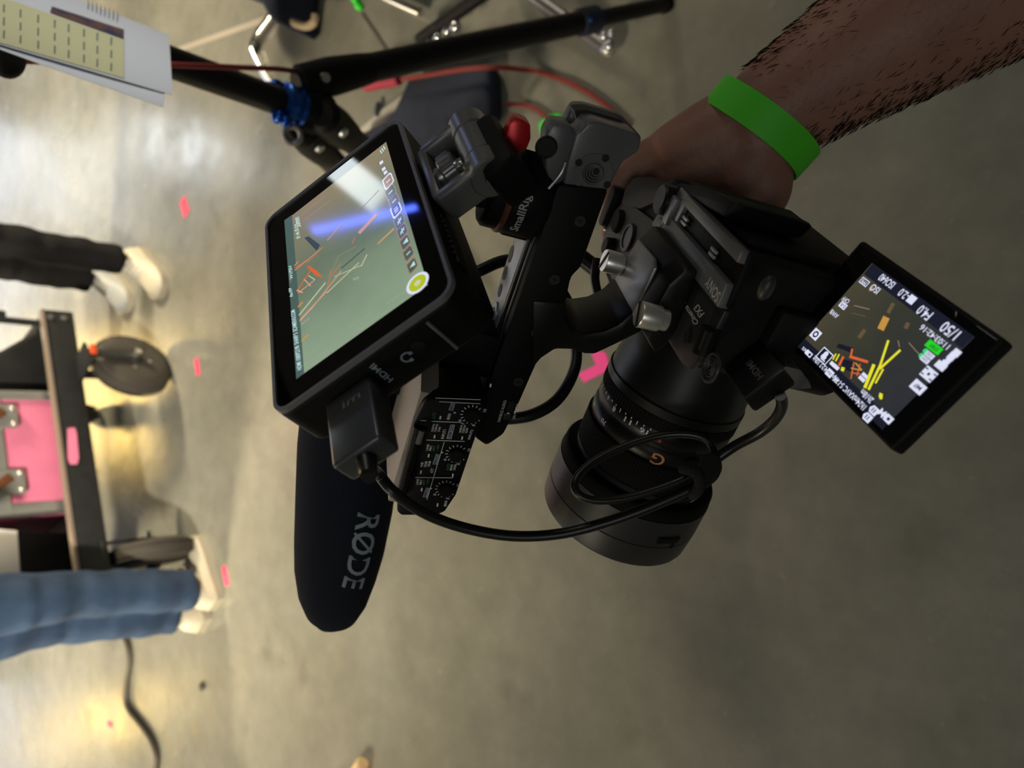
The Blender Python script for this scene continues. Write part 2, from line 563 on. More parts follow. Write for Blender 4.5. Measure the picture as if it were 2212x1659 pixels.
emat('ui_white', lin(225, 228, 250), .95)
emat('ui_cyan', lin(200, 235, 235), .9)
emat('ui_grey', lin(172, 142, 118), .8)
emat('ui_green', lin(40, 220, 40), .9)
emat('ui_mint', lin(70, 220, 140), .9)
emat('ui_lime', lin(185, 200, 30), .9)
emat('ui_yellow', lin(240, 235, 50), .9)
emat('ui_orange', lin(225, 105, 55), .9)
emat('ui_salmon', lin(235, 170, 140), .85)
emat('ui_cream', lin(225, 225, 180), .8)
emat('ui_amber', lin(215, 160, 75), .8)
emat('ui_blue', lin(60, 85, 160), .8)
emat('ui_dark', lin(62, 78, 70), .8)
emat('ui_ink', lin(26, 28, 44), .9)
emat('ui_brown', lin(110, 92, 66), .8)
emat('ui_teal', lin(78, 100, 94), .9)
emat('ui_icon', lin(92, 100, 84), .8)
emat('ui_pale', lin(150, 165, 140), .9)

# picture on the flip screen, laid on its glass plane
screenmat('flip_picture', lin(44, 46, 52), lin(52, 54, 46), lin(70, 66, 52), 0, .0, .061, 60, .5)
FS = Frame(LCD.o, LCD.x, LCD.y, LCD.z)
b = MB()
b.poly([(0, 0, .02), (61, 0, .02), (61, 46, .02), (0, 46, .02)])
disp = b.build('display', 'flip_picture', flip)
disp.matrix_parent_inverse = Matrix.Identity(4)
REL = RIG.m.inverted() @ LCD.m
disp.matrix_local = REL
b = MB()
mats = ['ui_ink', 'ui_white', 'ui_yellow', 'ui_orange', 'ui_amber', 'ui_green', 'ui_mint', 'ui_brown', 'ui_grey', 'ui_dark']
def st(p, q, w, mi, v=.10, w2=None): pxstroke(b, LCD, 2, v, p, q, w, mi, w2)
def pl(pts, mi, v=.08): pxpoly(b, LCD, 2, v, pts, mi)
# dark bars top and bottom of the frame
pl([(2105, 727), (1885, 569), (1866, 592), (2078, 752)], 0, .04)
pl([(1906, 929), (1722, 747), (1738, 731), (1925, 905)], 0, .04)
# image content
for p, q, w, m in [((1908, 797), (1891, 828), 4, 2), ((1813, 765), (1805, 780), 3, 2), ((1806, 764), (1799, 777), 3, 2),
                   ((1835, 770), (1875, 782), 6, 3), ((1841, 753), (1838, 770), 4, 3), ((1822, 770), (1812, 790), 5, 3), ((1845, 782), (1838, 818), 2.5, 3), ((1858, 786), (1851, 812), 2.5, 3),
                   ((1838, 795), (1860, 800), 2.5, 4), ((1838, 805), (1858, 808), 2.5, 3), ((1848, 784), (1862, 800), 3, 4),
                   ((1915, 685), (1902, 712), 15, 4), ((1962, 697), (1956, 710), 9, 7), ((1868, 712), (1855, 730), 8, 7), ((1918, 676), (1930, 655), 8, 7),
                   ((1845, 660), (1878, 668), 1.6, 8), ((1840, 676), (1870, 684), 1.6, 7), ((1785, 690), (1815, 705), 1.6, 9), ((1963, 740), (1985, 765), 1.6, 8), ((1940, 735), (1943, 750), 1.6, 8)]:
    st(p, q, w, m)
# y-up order: fork of bright yellow stands
st((1919, 735), (1901, 790), 5, 2); st((1945, 756), (1900, 797), 5, 2); st((1901, 790), (1876, 842), 5.5, 2); st((1888, 787), (1868, 838), 7, 2)
pl([(1900, 848), (1907, 851), (1906, 862), (1901, 863), (1898, 856)], 2)
pl([(1812, 742), (1845, 752), (1838, 762), (1806, 750)], 0); pl([(1820, 776), (1842, 780), (1838, 803), (1818, 796)], 0)
pl([(1818, 792), (1826, 794), (1822, 803), (1816, 800)], 2)
# graphics, squared up with the screen edges
def ub(px, w, h, mi, v=.09, cut=0.):
    c = LCD.U(*px, 2, v)
    q = [(c.x - w / 2, c.y - h / 2), (c.x + w / 2 - cut, c.y - h / 2), (c.x + w / 2, c.y), (c.x + w / 2 - cut, c.y + h / 2), (c.x - w / 2, c.y + h / 2)] if cut else [(c.x - w / 2, c.y - h / 2), (c.x + w / 2, c.y - h / 2), (c.x + w / 2, c.y + h / 2), (c.x - w / 2, c.y + h / 2)]
    b.poly([(x, y, v) for x, y in q], mi)
def uf(px, w, h, t, mi=1, mi2=0):
    ub(px, w, h, mi, .09); ub(px, w - 2 * t, h - 2 * t, mi2, .10)
def ud(px, r, mi, v=.09):
    c = LCD.U(*px, 2, v); b.poly([(c.x + r * math.cos(a * PI / 10), c.y + r * math.sin(a * PI / 10), v) for a in range(20)], mi)
ub((2017, 750), 7.4, 3.0, 5); ub((2014, 745), 2.5, 1.2, 5); ub((2021, 754), 1.6, 1.0, 5)
ud((1999, 758), 1.0, 6); ud((1990, 768), 1.0, 6)
ub((1983, 836), 6.2, 4.0, 1, .095)
ub((2006, 808), 6.0, 4.4, 1)
for dx, dy in ((-2.2, 1.2), (2.2, 1.2), (-2.2, -1.2), (2.2, -1.2)):
    c = LCD.U(2006, 808, 2, .11); b.poly([(c.x + dx + x, c.y + dy + y, .11) for x, y in ((-.7, -.25), (.7, -.25), (.7, .25), (-.7, .25))], 0)
ud((2006, 808), .6, 0, .11)
ub((1762, 722), 5.0, 4.4, 1); ud((1762, 722), 1.5, 0, .10); ud((1762, 722), .8, 1, .11)
uf((1867, 609), 5.0, 2.8, .4)
uf((1781, 769), 7.2, 5.6, .45); ud((1784, 765), 1.25, 1, .11); ub((1779, 771), 3.0, 1.5, 1, .11); ub((1777, 777), 3.2, .5, 1, .11)
ub((1821, 660), 4.2, 2.6, 1)
ub((1969, 647), 3.6, 3.4, 1, .09)
ub((2056, 770), 3.0, 3.0, 1); ub((2066, 762), 3.2, 2.6, 1); ub((2048, 779), 2.4, 3.2, 1)
ub((2032, 790), 4.6, 2.8, 1); ub((2037, 784), 1.8, 2.4, 1)
ud((1882, 624), 1.1, 8)
ub((1887, 886), 4.6, 3.2, 1, .09, 1.0); ub((1873, 901), 4.6, 3.2, 1, .09, 1.0)
for p in ((1885, 884), (1889, 888), (1871, 899), (1875, 903)): ub(p, .5, 1.8, 0, .11)
ub((1919, 905), 3.8, 3.0, 1); ub((1914, 899), 1.6, 1.8, 1); ub((1919, 905), 1.3, 1.2, 0, .11)
ub((1747, 764), 4.2, 2.2, 1); ub((1749, 766), 1.4, 1.2, 0, .11)
ub((1865, 815), 3.6, 3.2, 1)
c = LCD.U(1865, 815, 2, .11); b.poly([(c.x + x, c.y + y, .11) for x, y in ((-1.8, -.2), (1.8, -.2), (1.8, .1), (-1.8, .1))], 0)
ub((1792, 806), 4.0, 3.0, 1)
ub((1799, 787), 3.4, 1.6, 1); ub((1806, 793), 3.4, 1.6, 1)
ub((2008, 767), 4.2, 2.0, 1); ub((1998, 777), 4.2, 2.0, 1)
b.build('screen_graphics', mats, flip).matrix_local = REL
b = MB()
def tx(t, p0, p1, h, mi=0, v=.12):
    a_, c_ = LCD.U(*p0, 2, v), LCD.U(*p1, 2, v)
    b.text(t, Vector((a_.x, (a_.y + c_.y) / 2 - h / 2, v)), (c_.x - a_.x, 0, 0), (0, h, 0), mi)
tx('1/50', (2068, 727), (2036, 702), 4.4)
tx('F4.0', (2010, 684), (1984, 667), 4.0)
tx('-2.0', (1962, 642), (1943, 630), 3.4)
tx('ISO640', (1931, 617), (1900, 598), 3.3)
tx('ISO', (1899, 629), (1881, 619), 2.9)
tx('11:03:42:16', (2046, 754), (1992, 702), 2.4)
tx('PPB', (1872, 612), (1861, 606), 1.6)
tx('OFF', (1834, 652), (1820, 644), 2.0)
tx('D-R', (1826, 663), (1816, 657), 1.5, 1)
tx('AWB', (1810, 684), (1794, 672), 2.1)
tx('MF', (1989, 841), (1976, 830), 1.7, 1)
tx('CH2', (2013, 771), (2003, 762), 1.3, 1); tx('CH1', (2003, 781), (1993, 772), 1.3, 1)
tx('STBY', (2026, 757), (2009, 744), 1.4, 1)
tx('2h18m', (1884, 867), (1860, 845), 2.6)
tx('1h24m', (1868, 882), (1845, 860), 2.6)
tx('XAVC S-I 4K', (1846, 860), (1801, 815), 2.5)
tx('24p', (1812, 825), (1799, 812), 2.5)
tx('4:2:2 10bit', (1786, 800), (1757, 772), 2.3)
tx('M', (1910, 897), (1900, 887), 3.0)
tx('46%', (1743, 760), (1733, 751), 1.5)
tx('25p', (1796, 809), (1788, 802), 1.4, 1)
b.build('screen_lettering', ['ui_white', 'ui_ink'], flip).matrix_local = REL

# ================================================================== LENS
lens = thing('camera_lens', 'black zoom lens with ribbed rings and a deep hood mounted on the camera', 'lens', RIG)
b = MB()
b.lathe((0, 0, 0), (0, 1, 0), [(0, 32), (2, 34), (8, 35), (22, 36.6), (30, 38.6), (36, 39)], 72)
b.lathe((0, 0, 0), (0, 1, 0), [(48.2, 38.6), (49, 39.4), (56, 39.4), (57, 38.4), (59, 38.6), (60, 39.6), (67, 39.6), (67.5, 39.1)], 72)
b.build('barrel', 'anod', lens, angle=50)
b = MB()
pr = [(36, 39), (36.5, 40)]
b.lathe((0, 0, 0), (0, 1, 0), [(35.8, 38.8), (36.2, 39.9), (41, 39.9), (41.4, 39.4)], 72)
b.build('aperture_ring', 'anod', lens, angle=50)
b = MB()
for k in range(110):
    a = 2 * PI * k / 110
    d = Vector((math.cos(a), 0, math.sin(a)))
    b.box(d * 39.4 + Vector((0, 45, 0)), (1.2, 6.5, 1.0), 0, axes=(d.cross(Vector((0, 1, 0))), Vector((0, 1, 0)), d))
b.lathe((0, 0, 0), (0, 1, 0), [(41.4, 39.2), (48.4, 39.2)], 72)
b.build('ribbed_ring', 'blackrub', lens)
b = MB()
b.lathe((0, 0, 0), (0, 1, 0), [(67.5, 39.2), (68, 39.8), (86, 40.6), (86.5, 39.6)], 90)
for k in range(150):
    a = 2 * PI * k / 150
    d = Vector((math.cos(a), 0, math.sin(a)))
    b.box(d * 40.5 + Vector((0, 77, 0)), (.9, 17, .9), 0, axes=(d.cross(Vector((0, 1, 0))), Vector((0, 1, 0)), d))
b.build('focus_ring', 'blackrub', lens)
b = MB()
b.lathe((0, 0, 0), (0, 1, 0), [(86.5, 39), (87, 40.4), (89.5, 40.4), (90, 38.5), (95, 38)], 72)
b.build('front_barrel', 'mag', lens, angle=50)
b = MB()
b.lathe((0, 0, 0), (0, 1, 0), [(91.5, 40), (91.5, 45.2), (93, 46.4), (99, 46.8)], 80, caps=False)
b.build('hood_collar', 'blackrub', lens)
b = MB()
b.lathe((0, 0, 0), (0, 1, 0), [(99, 44), (99, 47.2), (116.4, 47.4), (116.8, 46.9), (117.2, 47.4), (131, 46.6), (132.5, 46), (132.5, 44.6), (120, 43.5), (99, 43)], 80, caps=False)
hood = b.build('lens_hood', 'mag', lens, angle=50)


def ringfit(t, R):
    def fit(p):                          # wrap a flat print (x around, y along the axis) onto the barrel
        a = p.x / R
        return Vector((-R * math.sin(a), p.y, R * math.cos(a)))
    return fit


def onring(px, t, R):                    # arc length around the barrel of the point seen at a pixel
    best = None
    for i in range(720):
        a = 2 * PI * i / 720
        p = RIG.w((-R * math.sin(a), t, R * math.cos(a)))
        n = RIG.R @ Vector((-math.sin(a), 0, math.cos(a)))
        if n.dot(C - p) < 0: continue
        q = W.transposed() @ (p - C)
        e = (q.x / q.z * FX + CX - px[0]) ** 2 + (q.y / q.z * FX + CY - px[1]) ** 2
        if best is None or e < best[0]: best = (e, a)
    a = best[1]
    if a > PI: a -= 2 * PI
    return a * R


b = MB()
t0 = 52.5
for s, px in (('22', (1356, 817)), ('8', (1371, 840)), ('11', (1395, 855)), ('16', (1423, 873))):
    x = onring(px, t0, 39.55)
    w = 2.3 * len(s)
    b.text(s, (x + w / 2, t0 - 1.4, 0), (-w, 0, 0), (0, 3.0, 0), 0, fit=ringfit(0, 39.55))
xs = [onring(p, 48, 39.6) for p in ((1352, 806), (1448, 876))]
for k in range(16):
    x = xs[0] + (xs[1] - xs[0]) * k / 15
    h = 2.4 if k % 3 == 0 else 1.2
    b.text('I', (x + .25, 49.2, 0), (-.5, 0, 0), (0, h, 0), 0, fit=ringfit(0, 39.6))
x = onring((1452, 888), 52, 39.6)
b.text('I', (x + .9, 53, 0), (-1.8, 0, 0), (0, 1.8, 0), 2, fit=ringfit(0, 39.6))
for s, px in (('35', (1300, 840)), ('50', (1308, 856)), ('4', (1313, 868)), ('70', (1331, 888))):
    x = onring(px, 63.5, 39.75)
    w = 2.2 * len(s)
    b.text(s, (x + w / 2, 62, 0), (-w, 0, 0), (0, 2.8, 0), 0, fit=ringfit(0, 39.75))
b.build('scale_markings', ['white', 'orangep', 'redp'], lens)
b = MB()
x = onring((1434, 957), 64, 39.8)
b.text('G', (x + 3.6, 61, 0), (-7.2, 0, 0), (0, 7, 0), 0, fit=ringfit(0, 39.8))
b.build('lens_badge', 'orangep', lens)
b = MB()
x = onring((1490, 968), 66, 39.6); a = x / 39.6
d = Vector((-math.sin(a), 0, math.cos(a)))
b.cyl(d * 38.5 + Vector((0, 64, 0)), d * 41 + Vector((0, 64, 0)), 6, 5.6, 28, ch=.6)
b.build('focus_hold_button', 'black', lens)
b = MB()
x = onring((1437, 1108), 113, 47.4); a = x / 47.4
d = Vector((-math.sin(a), 0, math.cos(a))); tg = Vector((-math.cos(a), 0, -math.sin(a)))
b.box(d * 47.2 + Vector((0, 111, 0)), (15, 4.5, 1.6), .5, axes=(tg, Vector((0, 1, 0)), d))
b.box(d * 47.2 + Vector((0, 114.5, 0)) + tg * 5, (2, 6, 1.2), .3, axes=(tg, Vector((0, 1, 0)), d))
b.build('hood_latch', 'black', hood)

# ================================================================== TOP HANDLE with audio box
hand = thing('top_handle', 'black top handle bar bolted above the camera with an audio control box', 'camera handle', RIG)
b = MB()
prof = [(-60, 84), (-56, 108), (56, 108), (76, 110), (88, 105), (92, 97), (82, 90), (60, 88), (40, 87), (-2, 84), (-14, 86), (-20, 83)]
prof = [(f_, u_) for f_, u_ in prof]
b.prism(prof, 0, -16, 25, 2.5)
bar = b.build('grip_bar', 'black', hand)
b = MB()
b.prism([(-38, 107), (52, 107), (52, 109.5), (-38, 109.5)], 0, 1, 26, .6)
strip = b.build('cheese_rail', 'lgrey', hand, label='rail with a row of holes, pale reflection painted in')  # reflected light on the dark bar top, painted as pale grey
b = MB()
b.box((-3, 6, 108.7), (3.4, 92, 2.2), .5); b.box((-9, 6, 108), (3, 92, 2), .5)
b.build('rail_groove', 'anod', strip)
b = MB()
for px in ((1103, 548), (1091, 590), (1080, 627), (1068, 672), (1050, 722)):
    p = RIG.U(*px, 2, 109.6)
    R_ = 4.6 if px[1] in (672, 548) else 3.8
    p.x = min(max(p.x, 6), 21)
    b.lathe((p.x, p.y, 109.7), (0, 0, 1), [(0, .1), (0, R_)], 20, 0, False)
b.build('mounting_hole', 'hole', strip)
p = RIG.U(1068, 672, 2, 110); p.x = min(max(p.x, 6), 21)
b = MB(); b.lathe((p.x, p.y, 108.5), (0, 0, 1), [(0, 5.2), (1.8, 5.2), (2, 4.8), (2, 2.2), (.8, 2), (.8, .1)], 28)
b.build('rail_screw', 'lgrey', strip)
for px in ((1253, 478), (1198, 604), (1158, 719), (1120, 825)):
    b = MB()
    p = RIG.U(*px, 0, -16.1)
    b.lathe((-16.4, p.y, p.z), (1, 0, 0), [(0, 2.6), (.6, 2.8)], 20)
    b.box((-16.5, p.y, p.z), (.3, 3, .6), 0, 1); b.box((-16.5, p.y, p.z), (.3, .6, 3), 0, 1)
    b.build('side_screw', ['mag', 'hole'], hand)
# end block
b = MB()
q = [RIG.U(*p, 0, -14) for p in ((1214, 418), (1296, 444), (1322, 395), (1345, 350), (1380, 328), (1386, 304), (1376, 288), (1290, 263), (1270, 264), (1254, 284), (1243, 290), (1226, 350))]
b.prism([(p.y, p.z) for p in q], 0, -14, 4, 2.5, seg=3)
blk = b.build('end_block', 'greymetal', hand, label='grey metal end block with a threaded hole')
b = MB()
q = [RIG.U(*p, 0, 16) for p in ((1217, 262), (1236, 224), (1262, 224), (1340, 246), (1386, 296), (1378, 322), (1330, 340), (1240, 320))]
b.prism([(p.y, p.z) for p in q], 0, 14, 24, 2, seg=3)
b.build('end_cap', 'greymetal', blk)
b = MB()
q = [RIG.U(*p, 0, 4) for p in ((1240, 238), (1264, 236), (1336, 256), (1374, 286), (1350, 320), (1262, 310), (1252, 284))]
b.prism([(p.y, p.z) for p in q], 0, 3, 14.5, 0)
b.build('end_recess', 'hole', blk)
b = MB()
p = RIG.U(1281, 375, 0, -14.3)
b.lathe((-14.3, p.y, p.z), (-1, 0, 0), [(0, 9.0), (.15, 8.9), (.15, 5.4), (.3, 5.2)], 40, 0, False)
b.lathe((-14.75, p.y, p.z), (1, 0, 0), [(0, 5.3), (0, 4.9), (.2, .1)], 32, 1, False, [0, 1])
for k in range(4): b.ring((-14.8, p.y - .5 * k, p.z - .3 * k), (1, 0, 0), 4.3 - .8 * k, .34, 28, 6, 2)
for a in (20, 110, 200, 290):
    b.lathe((-14.65, p.y + 8.6 * math.cos(math.radians(a)), p.z + 8.6 * math.sin(math.radians(a))), (-1, 0, 0), [(0, 1.7), (.01, .1)], 16, 1, False)
b.build('threaded_hole', ['greymetal', 'hole', 'gunmetal'], blk)
# hinge clamp beside the block
b = MB()
q = [RIG.U(*p, 0, -10) for p in ((1178, 290), (1195, 264), (1232, 268), (1242, 285), (1232, 350), (1205, 410), (1190, 405), (1176, 360))]
b.prism([(p.y, p.z) for p in q], 0, -12, 6, 2)
clp = b.build('rail_clamp', 'greymetal', hand, label='grey rail clamp')
b = MB(); p = RIG.U(1180, 318, 0, -12.3); b.lathe((-12.4, p.y, p.z), (1, 0, 0), [(0, 5), (.01, .1)], 24, 0, False); b.ring((-12.4, p.y, p.z), (1, 0, 0), 4.6, .5)
b.build('clamp_hole', 'hole', clp)
b = MB(); b.tube([RIG.U(1222, 350, 0, -14), RIG.U(1212, 375, 0, -14), RIG.U(1185, 408, 0, -15)], .7, 8); b.build('clamp_wire', 'alu', clp)
# curved bracket down to the shoe
b = MB()
outer = [RIG.U(*p, 0, -17) for p in ((1150, 800), (1170, 776), (1200, 756), (1235, 757), (1262, 766), (1285, 767), (1330, 746), (1390, 716))]
inner = [RIG.U(*p, 0, -17) for p in ((1368, 672), (1340, 700), (1305, 716), (1265, 722), (1240, 714), (1222, 695), (1226, 655), (1150, 650))]
pr = [(p.y, p.z) for p in outer + inner]
b.prism(pr, 0, -17, 26, 2)
brk = b.build('bracket', 'anod', hand)
b = MB()
p0, p1 = (-8.5, 47.5), (-36, 41)
b.prism([(6, 38), (0, 45), (-10, 49), (-30, 47), (-40, 42), (-40, 35), (0, 34)], 0, -36, 22, 2)
b.build('bracket_foot', 'anod', brk)
b = MB()
q = [RIG.U(*p, 2, 49.5) for p in ((1377, 515), (1412, 556), (1414, 578), (1361, 690), (1350, 694), (1310, 632))]
b.prism([(p.x, p.y) for p in q], 2, 47.5, 49.5, 1)
b.build('bracket_plate', 'lgrey', brk, label='face of the bracket with painted grey sheen')  # sheen on the dark bracket's upper face, put into the colour
for px, ang in (((1312, 564), 64), ((1388, 680), 125)):
    b = MB()
    p = RIG.U(*px, 2, 58)
    b.lathe((p.x, p.y, 46), (0, 0, 1), [(0, 5.0), (4, 5.0), (4, 6.0), (13.4, 6.2), (14, 5.8), (14, .1)], 40)
    sl = Vector((math.cos(math.radians(ang)), math.sin(math.radians(ang)), 0))
    b.box((p.x, p.y, 60), (12, 1.5, 1.0), 0, 1, axes=(sl, Vector((0, 0, 1)).cross(sl), Vector((0, 0, 1))))
    b.build('thumb_screw', ['nickel', 'hole'], hand, label='silver slotted thumb screw')
# audio box
b = MB()
AX0 = -45
q = [RIG.U(*p, 0, AX0) for p in ((893, 914), (915, 872), (930, 861), (1040, 868), (1050, 880), (985, 1072), (962, 1106), (945, 1114), (866, 1115), (857, 1106), (860, 1080))]
pf = [(p.y, p.z) for p in q]
b.prism(pf, 0, AX0, -14, 1.5)
abox = b.build('audio_box', 'black', hand)
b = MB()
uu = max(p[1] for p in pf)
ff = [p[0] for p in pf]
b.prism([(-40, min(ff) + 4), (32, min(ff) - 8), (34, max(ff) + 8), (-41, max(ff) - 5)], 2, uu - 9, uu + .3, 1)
b.build('box_cover', 'boxtop', abox, label='top cover of the audio box, paled with painted reflection')
b = MB(); b.prism([(min(ff) + 8, uu - 8), (max(ff), uu - 8), (max(ff), uu - 28), (min(ff) + 8, uu - 26)], 0, -14, 32, 1.5)
b.box((10, min(ff) - 5, 118), (38, 26, 30), 3); b.build('box_body', 'black', abox)
b = MB()
P, Q = RIG.U(905, 922, 0, AX0 - 1.5), RIG.U(866, 1070, 0, AX0 - 1.5)
b.tube([P, (P + Q) / 2, Q], 2.6, 12); gr = b.build('cover_rail', 'black', abox)
b = MB()
P, Q = RIG.U(912, 929, 0, AX0 - 3.6), RIG.U(903, 957, 0, AX0 - 3.6)
b.tube([P, (P + Q) / 2, Q], 1.6, 10); b.build('cover_latch', 'gunmetal', gr)
KN = [(1019, 896), (986, 981), (963, 1057)]
for kx in KN:
    b = MB()
    p = RIG.U(*kx, 0, AX0 - 1)
    b.lathe((AX0 + .5, p.y, p.z), (-1, 0, 0), [(0, 5.6), (1.2, 5.6), (1.2, 4.0), (3.4, 3.8), (3.8, 3.4), (3.8, .1)], 32)
    for i in range(13):
        a = math.radians(-60 + i * 23)
        d = Vector((0, math.cos(a), math.sin(a)))
        b.box(Vector((AX0 - .8, p.y, p.z)) + d * 4.9, (.15, .42, 1.3), 0, 1, axes=(Vector((1, 0, 0)), Vector((1, 0, 0)).cross(d), d))
    b.text('0', (AX0 - .85, p.y + 5.2, p.z + 3.8), (0, -1.2, 0), (0, 0, 1.5), 1)
    b.text('5', (AX0 - .85, p.y + 6.4, p.z - 3.4), (0, -1.2, 0), (0, 0, 1.5), 1)
    b.text('10', (AX0 - .85, p.y - 2.8, p.z - 6.2), (0, -1.8, 0), (0, 0, 1.5), 1)
    b.build('gain_knob', ['black', 'white'], abox)
b = MB()
def zx(x, y): return (780 + x * 420 / 1936, 780 + y * 360 / 1659)       # notes taken on an enlarged view of the photo
def zs(p, q, w, mi=0): pxstroke(b, RIG, 0, AX0 - .3, zx(*p), zx(*q), w * .217, mi)
for p, q in (((705, 600), (985, 610)), ((985, 610), (1030, 630)), ((650, 786), (1030, 800)), ((540, 1158), (915, 1163)), ((828, 805), (655, 1380)), ((740, 368), (1190, 385)), ((780, 405), (1185, 425)), ((590, 592), (650, 594))):
    zs(p, q, 6)
for c in ((790, 563), (732, 753), (1007, 767), (674, 941), (597, 1105), (914, 1138), (604, 1280), (500, 1436), (762, 1432), (1290, 243)):
    zs((c[0] + 2, c[1] - 17), (c[0] - 4, c[1] + 17), 15)
for c in ((935, 515), (810, 910), (697, 1268)):
    b.poly([RIG.U(*zx(*p), 0, AX0 - .3) for p in ((c[0] - 14, c[1] - 10), (c[0] + 14, c[1] - 2), (c[0] - 8, c[1] + 10))], 0)
for c in (((870, 490), (900, 408), (940, 412), (915, 495)), ((848, 775), (890, 632), (935, 634), (900, 778)), ((710, 1028), (745, 925), (785, 930), (750, 1032)), ((612, 1355), (648, 1258), (685, 1262), (655, 1358))):
    b.poly([RIG.U(*zx(*p), 0, AX0 - .25) for p in c], 2)
def zt(t, p0, p1, h, mi=0):
    d = Vector(p1) - Vector(p0)
    n = Vector((-d.y, d.x)).normalized() * -h
    n = Vector((-h, -h * .08))
    pxtext(b, RIG, 0, AX0 - .4, t, zx(*p0), zx(*p1), zx(p0[0] + n.x, p0[1] + n.y), mi)
zt('AUTO', (742, 578), (748, 515), 34, 1)
zt('MAN', (882, 583), (898, 525), 32)
zt('INPUT3', (908, 490), (936, 415), 28, 3)
zt('300Hz', (718, 703), (735, 625), 22); zt('150Hz', (748, 703), (768, 627), 22); zt('OFF', (782, 703), (800, 655), 22)
zt('INPUT1', (824, 774), (850, 682), 30)
zt('LOW CUT', (892, 770), (926, 640), 32, 3)
zt('300Hz', (996, 715), (1012, 635), 22); zt('150Hz', (1026, 715), (1044, 640), 22); zt('OFF', (1056, 718), (1072, 665), 22)
zt('INPUT2', (1085, 780), (1118, 685), 24)
zt('LINE', (666, 890), (680, 830), 22); zt('MIC', (698, 892), (710, 842), 22); zt('MIC', (732, 892), (742, 842), 22, 1); zt('+48V', (768, 890), (785, 830), 22, 1)
zt('0dB', (612, 1052), (622, 1008), 24); zt('10dB', (648, 1054), (662, 998), 24); zt('20dB', (682, 1052), (698, 995), 24)
zt('ATT', (715, 1115), (728, 1070), 30)
zt('INPUT2', (742, 1028), (778, 935), 26, 3)
zt('AUTO', (872, 1088), (885, 1022), 24, 1); zt('MAN', (904, 1088), (916, 1032), 24); zt('LINK', (936, 1086), (955, 1025), 24)
zt('LINE', (568, 1230), (578, 1175), 22); zt('MIC', (600, 1230), (612, 1182), 22); zt('MIC', (632, 1230), (642, 1180), 22, 1); zt('+48V', (668, 1228), (684, 1172), 22, 1)
zt('INPUT1', (645, 1352), (678, 1265), 26, 3)
zt('MAN', (850, 1446), (862, 1392), 30)
b.build('panel_lettering', ['white', 'gprint', 'bluegrey', 'black'], abox)
b = MB()
AX0s = AX0; AX0 = -15.9
zt('HANDLE AUDIO', (1385, 605), (1452, 392), 30)
zt('ON', (1533, 578), (1543, 540), 28); zt('OFF', (1560, 474), (1582, 425), 30)
for c in ((1532, 520), (1541, 496)):
    b.poly([RIG.U(*zx(c[0] + 9 * math.cos(a * PI / 5), c[1] + 9 * math.sin(a * PI / 5)), 0, AX0 - .4) for a in range(10)], 0)
b.poly([RIG.U(*zx(*p), 0, AX0 - 1.7) for p in ((1455, 512), (1478, 514), (1476, 528), (1453, 526))], 0)
b.build('switch_lettering', ['white'], bar)
b = MB()
b.poly([RIG.U(*zx(*p), 0, AX0 - .3) for p in ((1425, 585), (1470, 405), (1530, 405), (1488, 588))])
b.build('switch_slot', 'hole', bar)
b = MB()
q = [RIG.U(*zx(*p), 0, AX0 - 1) for p in ((1412, 582), (1425, 520), (1500, 522), (1486, 585))]
b.prism([(p.y, p.z) for p in q], 0, AX0 - 1.2, AX0 + .5, .3); b.build('slide_switch', 'mag', bar)
AX0 = AX0s

# ================================================================== MONITOR
mon = thing('field_monitor', 'black field monitor with a lit touch screen tilted above the handle', 'monitor', MON)
b = MB()
b.prism(rrect(60.5, 33, 149, 92, 8, 6), 2, 1.2, 25, 2.2, seg=3)
b.prism(rrect(66, 46, 120, 62, 6, 5), 2, 24, 40, 4, seg=3)
bodym = b.build('housing', 'black', mon)
b = MB()
oz = rrect(60.5, 33, 149, 92, 8, 6); iz = rrect(60.5, 33, 145, 88, 6.5, 6)
n = len(oz)
vs = [(p[0], p[1], 1.5) for p in oz] + [(p[0], p[1], -.6) for p in rrect(60.5, 33, 148.2, 91.2, 7.6, 6)] + [(p[0], p[1], -.6) for p in iz] + [(p[0], p[1], .8) for p in iz]
fs = [(k * n + i, k * n + (i + 1) % n, (k + 1) * n + (i + 1) % n, (k + 1) * n + i) for k in range(3) for i in range(n)]
v, f = b._add(vs, fs); bmesh.ops.recalc_face_normals(b.b, faces=f)
b.build('bezel', 'bezel', mon, label='grey edge of the screen')
b = MB(); b.prism(rrect(60.5, 33, 145.6, 88.6, 6.5, 6), 2, .3, 1.4, 0); gl = b.build('screen_glass', 'glass', mon)
screenmat('monitor_picture', lin(140, 160, 135), lin(104, 118, 100), lin(140, 128, 104), 0, 0, .121, 30, .45)
b = MB(); b.poly([(0, 0, .22), (0, 68, .22), (121, 68, .22), (121, 0, .22)]); b.build('display', 'monitor_picture', mon)
b = MB()
mats = ['ui_teal', 'ui_cyan', 'ui_orange', 'ui_salmon', 'ui_cream', 'ui_amber', 'ui_blue', 'ui_white', 'ui_lime', 'ui_grey', 'ui_dark', 'ui_brown', 'ui_pale', 'ui_icon']
def m1(x, y): return (560 + x * .25316, 200 + y * .25316)
def m2(x, y): return (560 + x * .25316, 580 + y * .25316)
def ms(p, q, w, mi, v=.12): pxstroke(b, MON, 2, v, p, q, w * (.62 if w < 7 else .8), mi)
def mp(pts, mi, v=.14): pxpoly(b, MON, 2, v, pts, mi)
mp([(640, 819), (614, 476), (631, 464), (657, 806)], 0, .18)
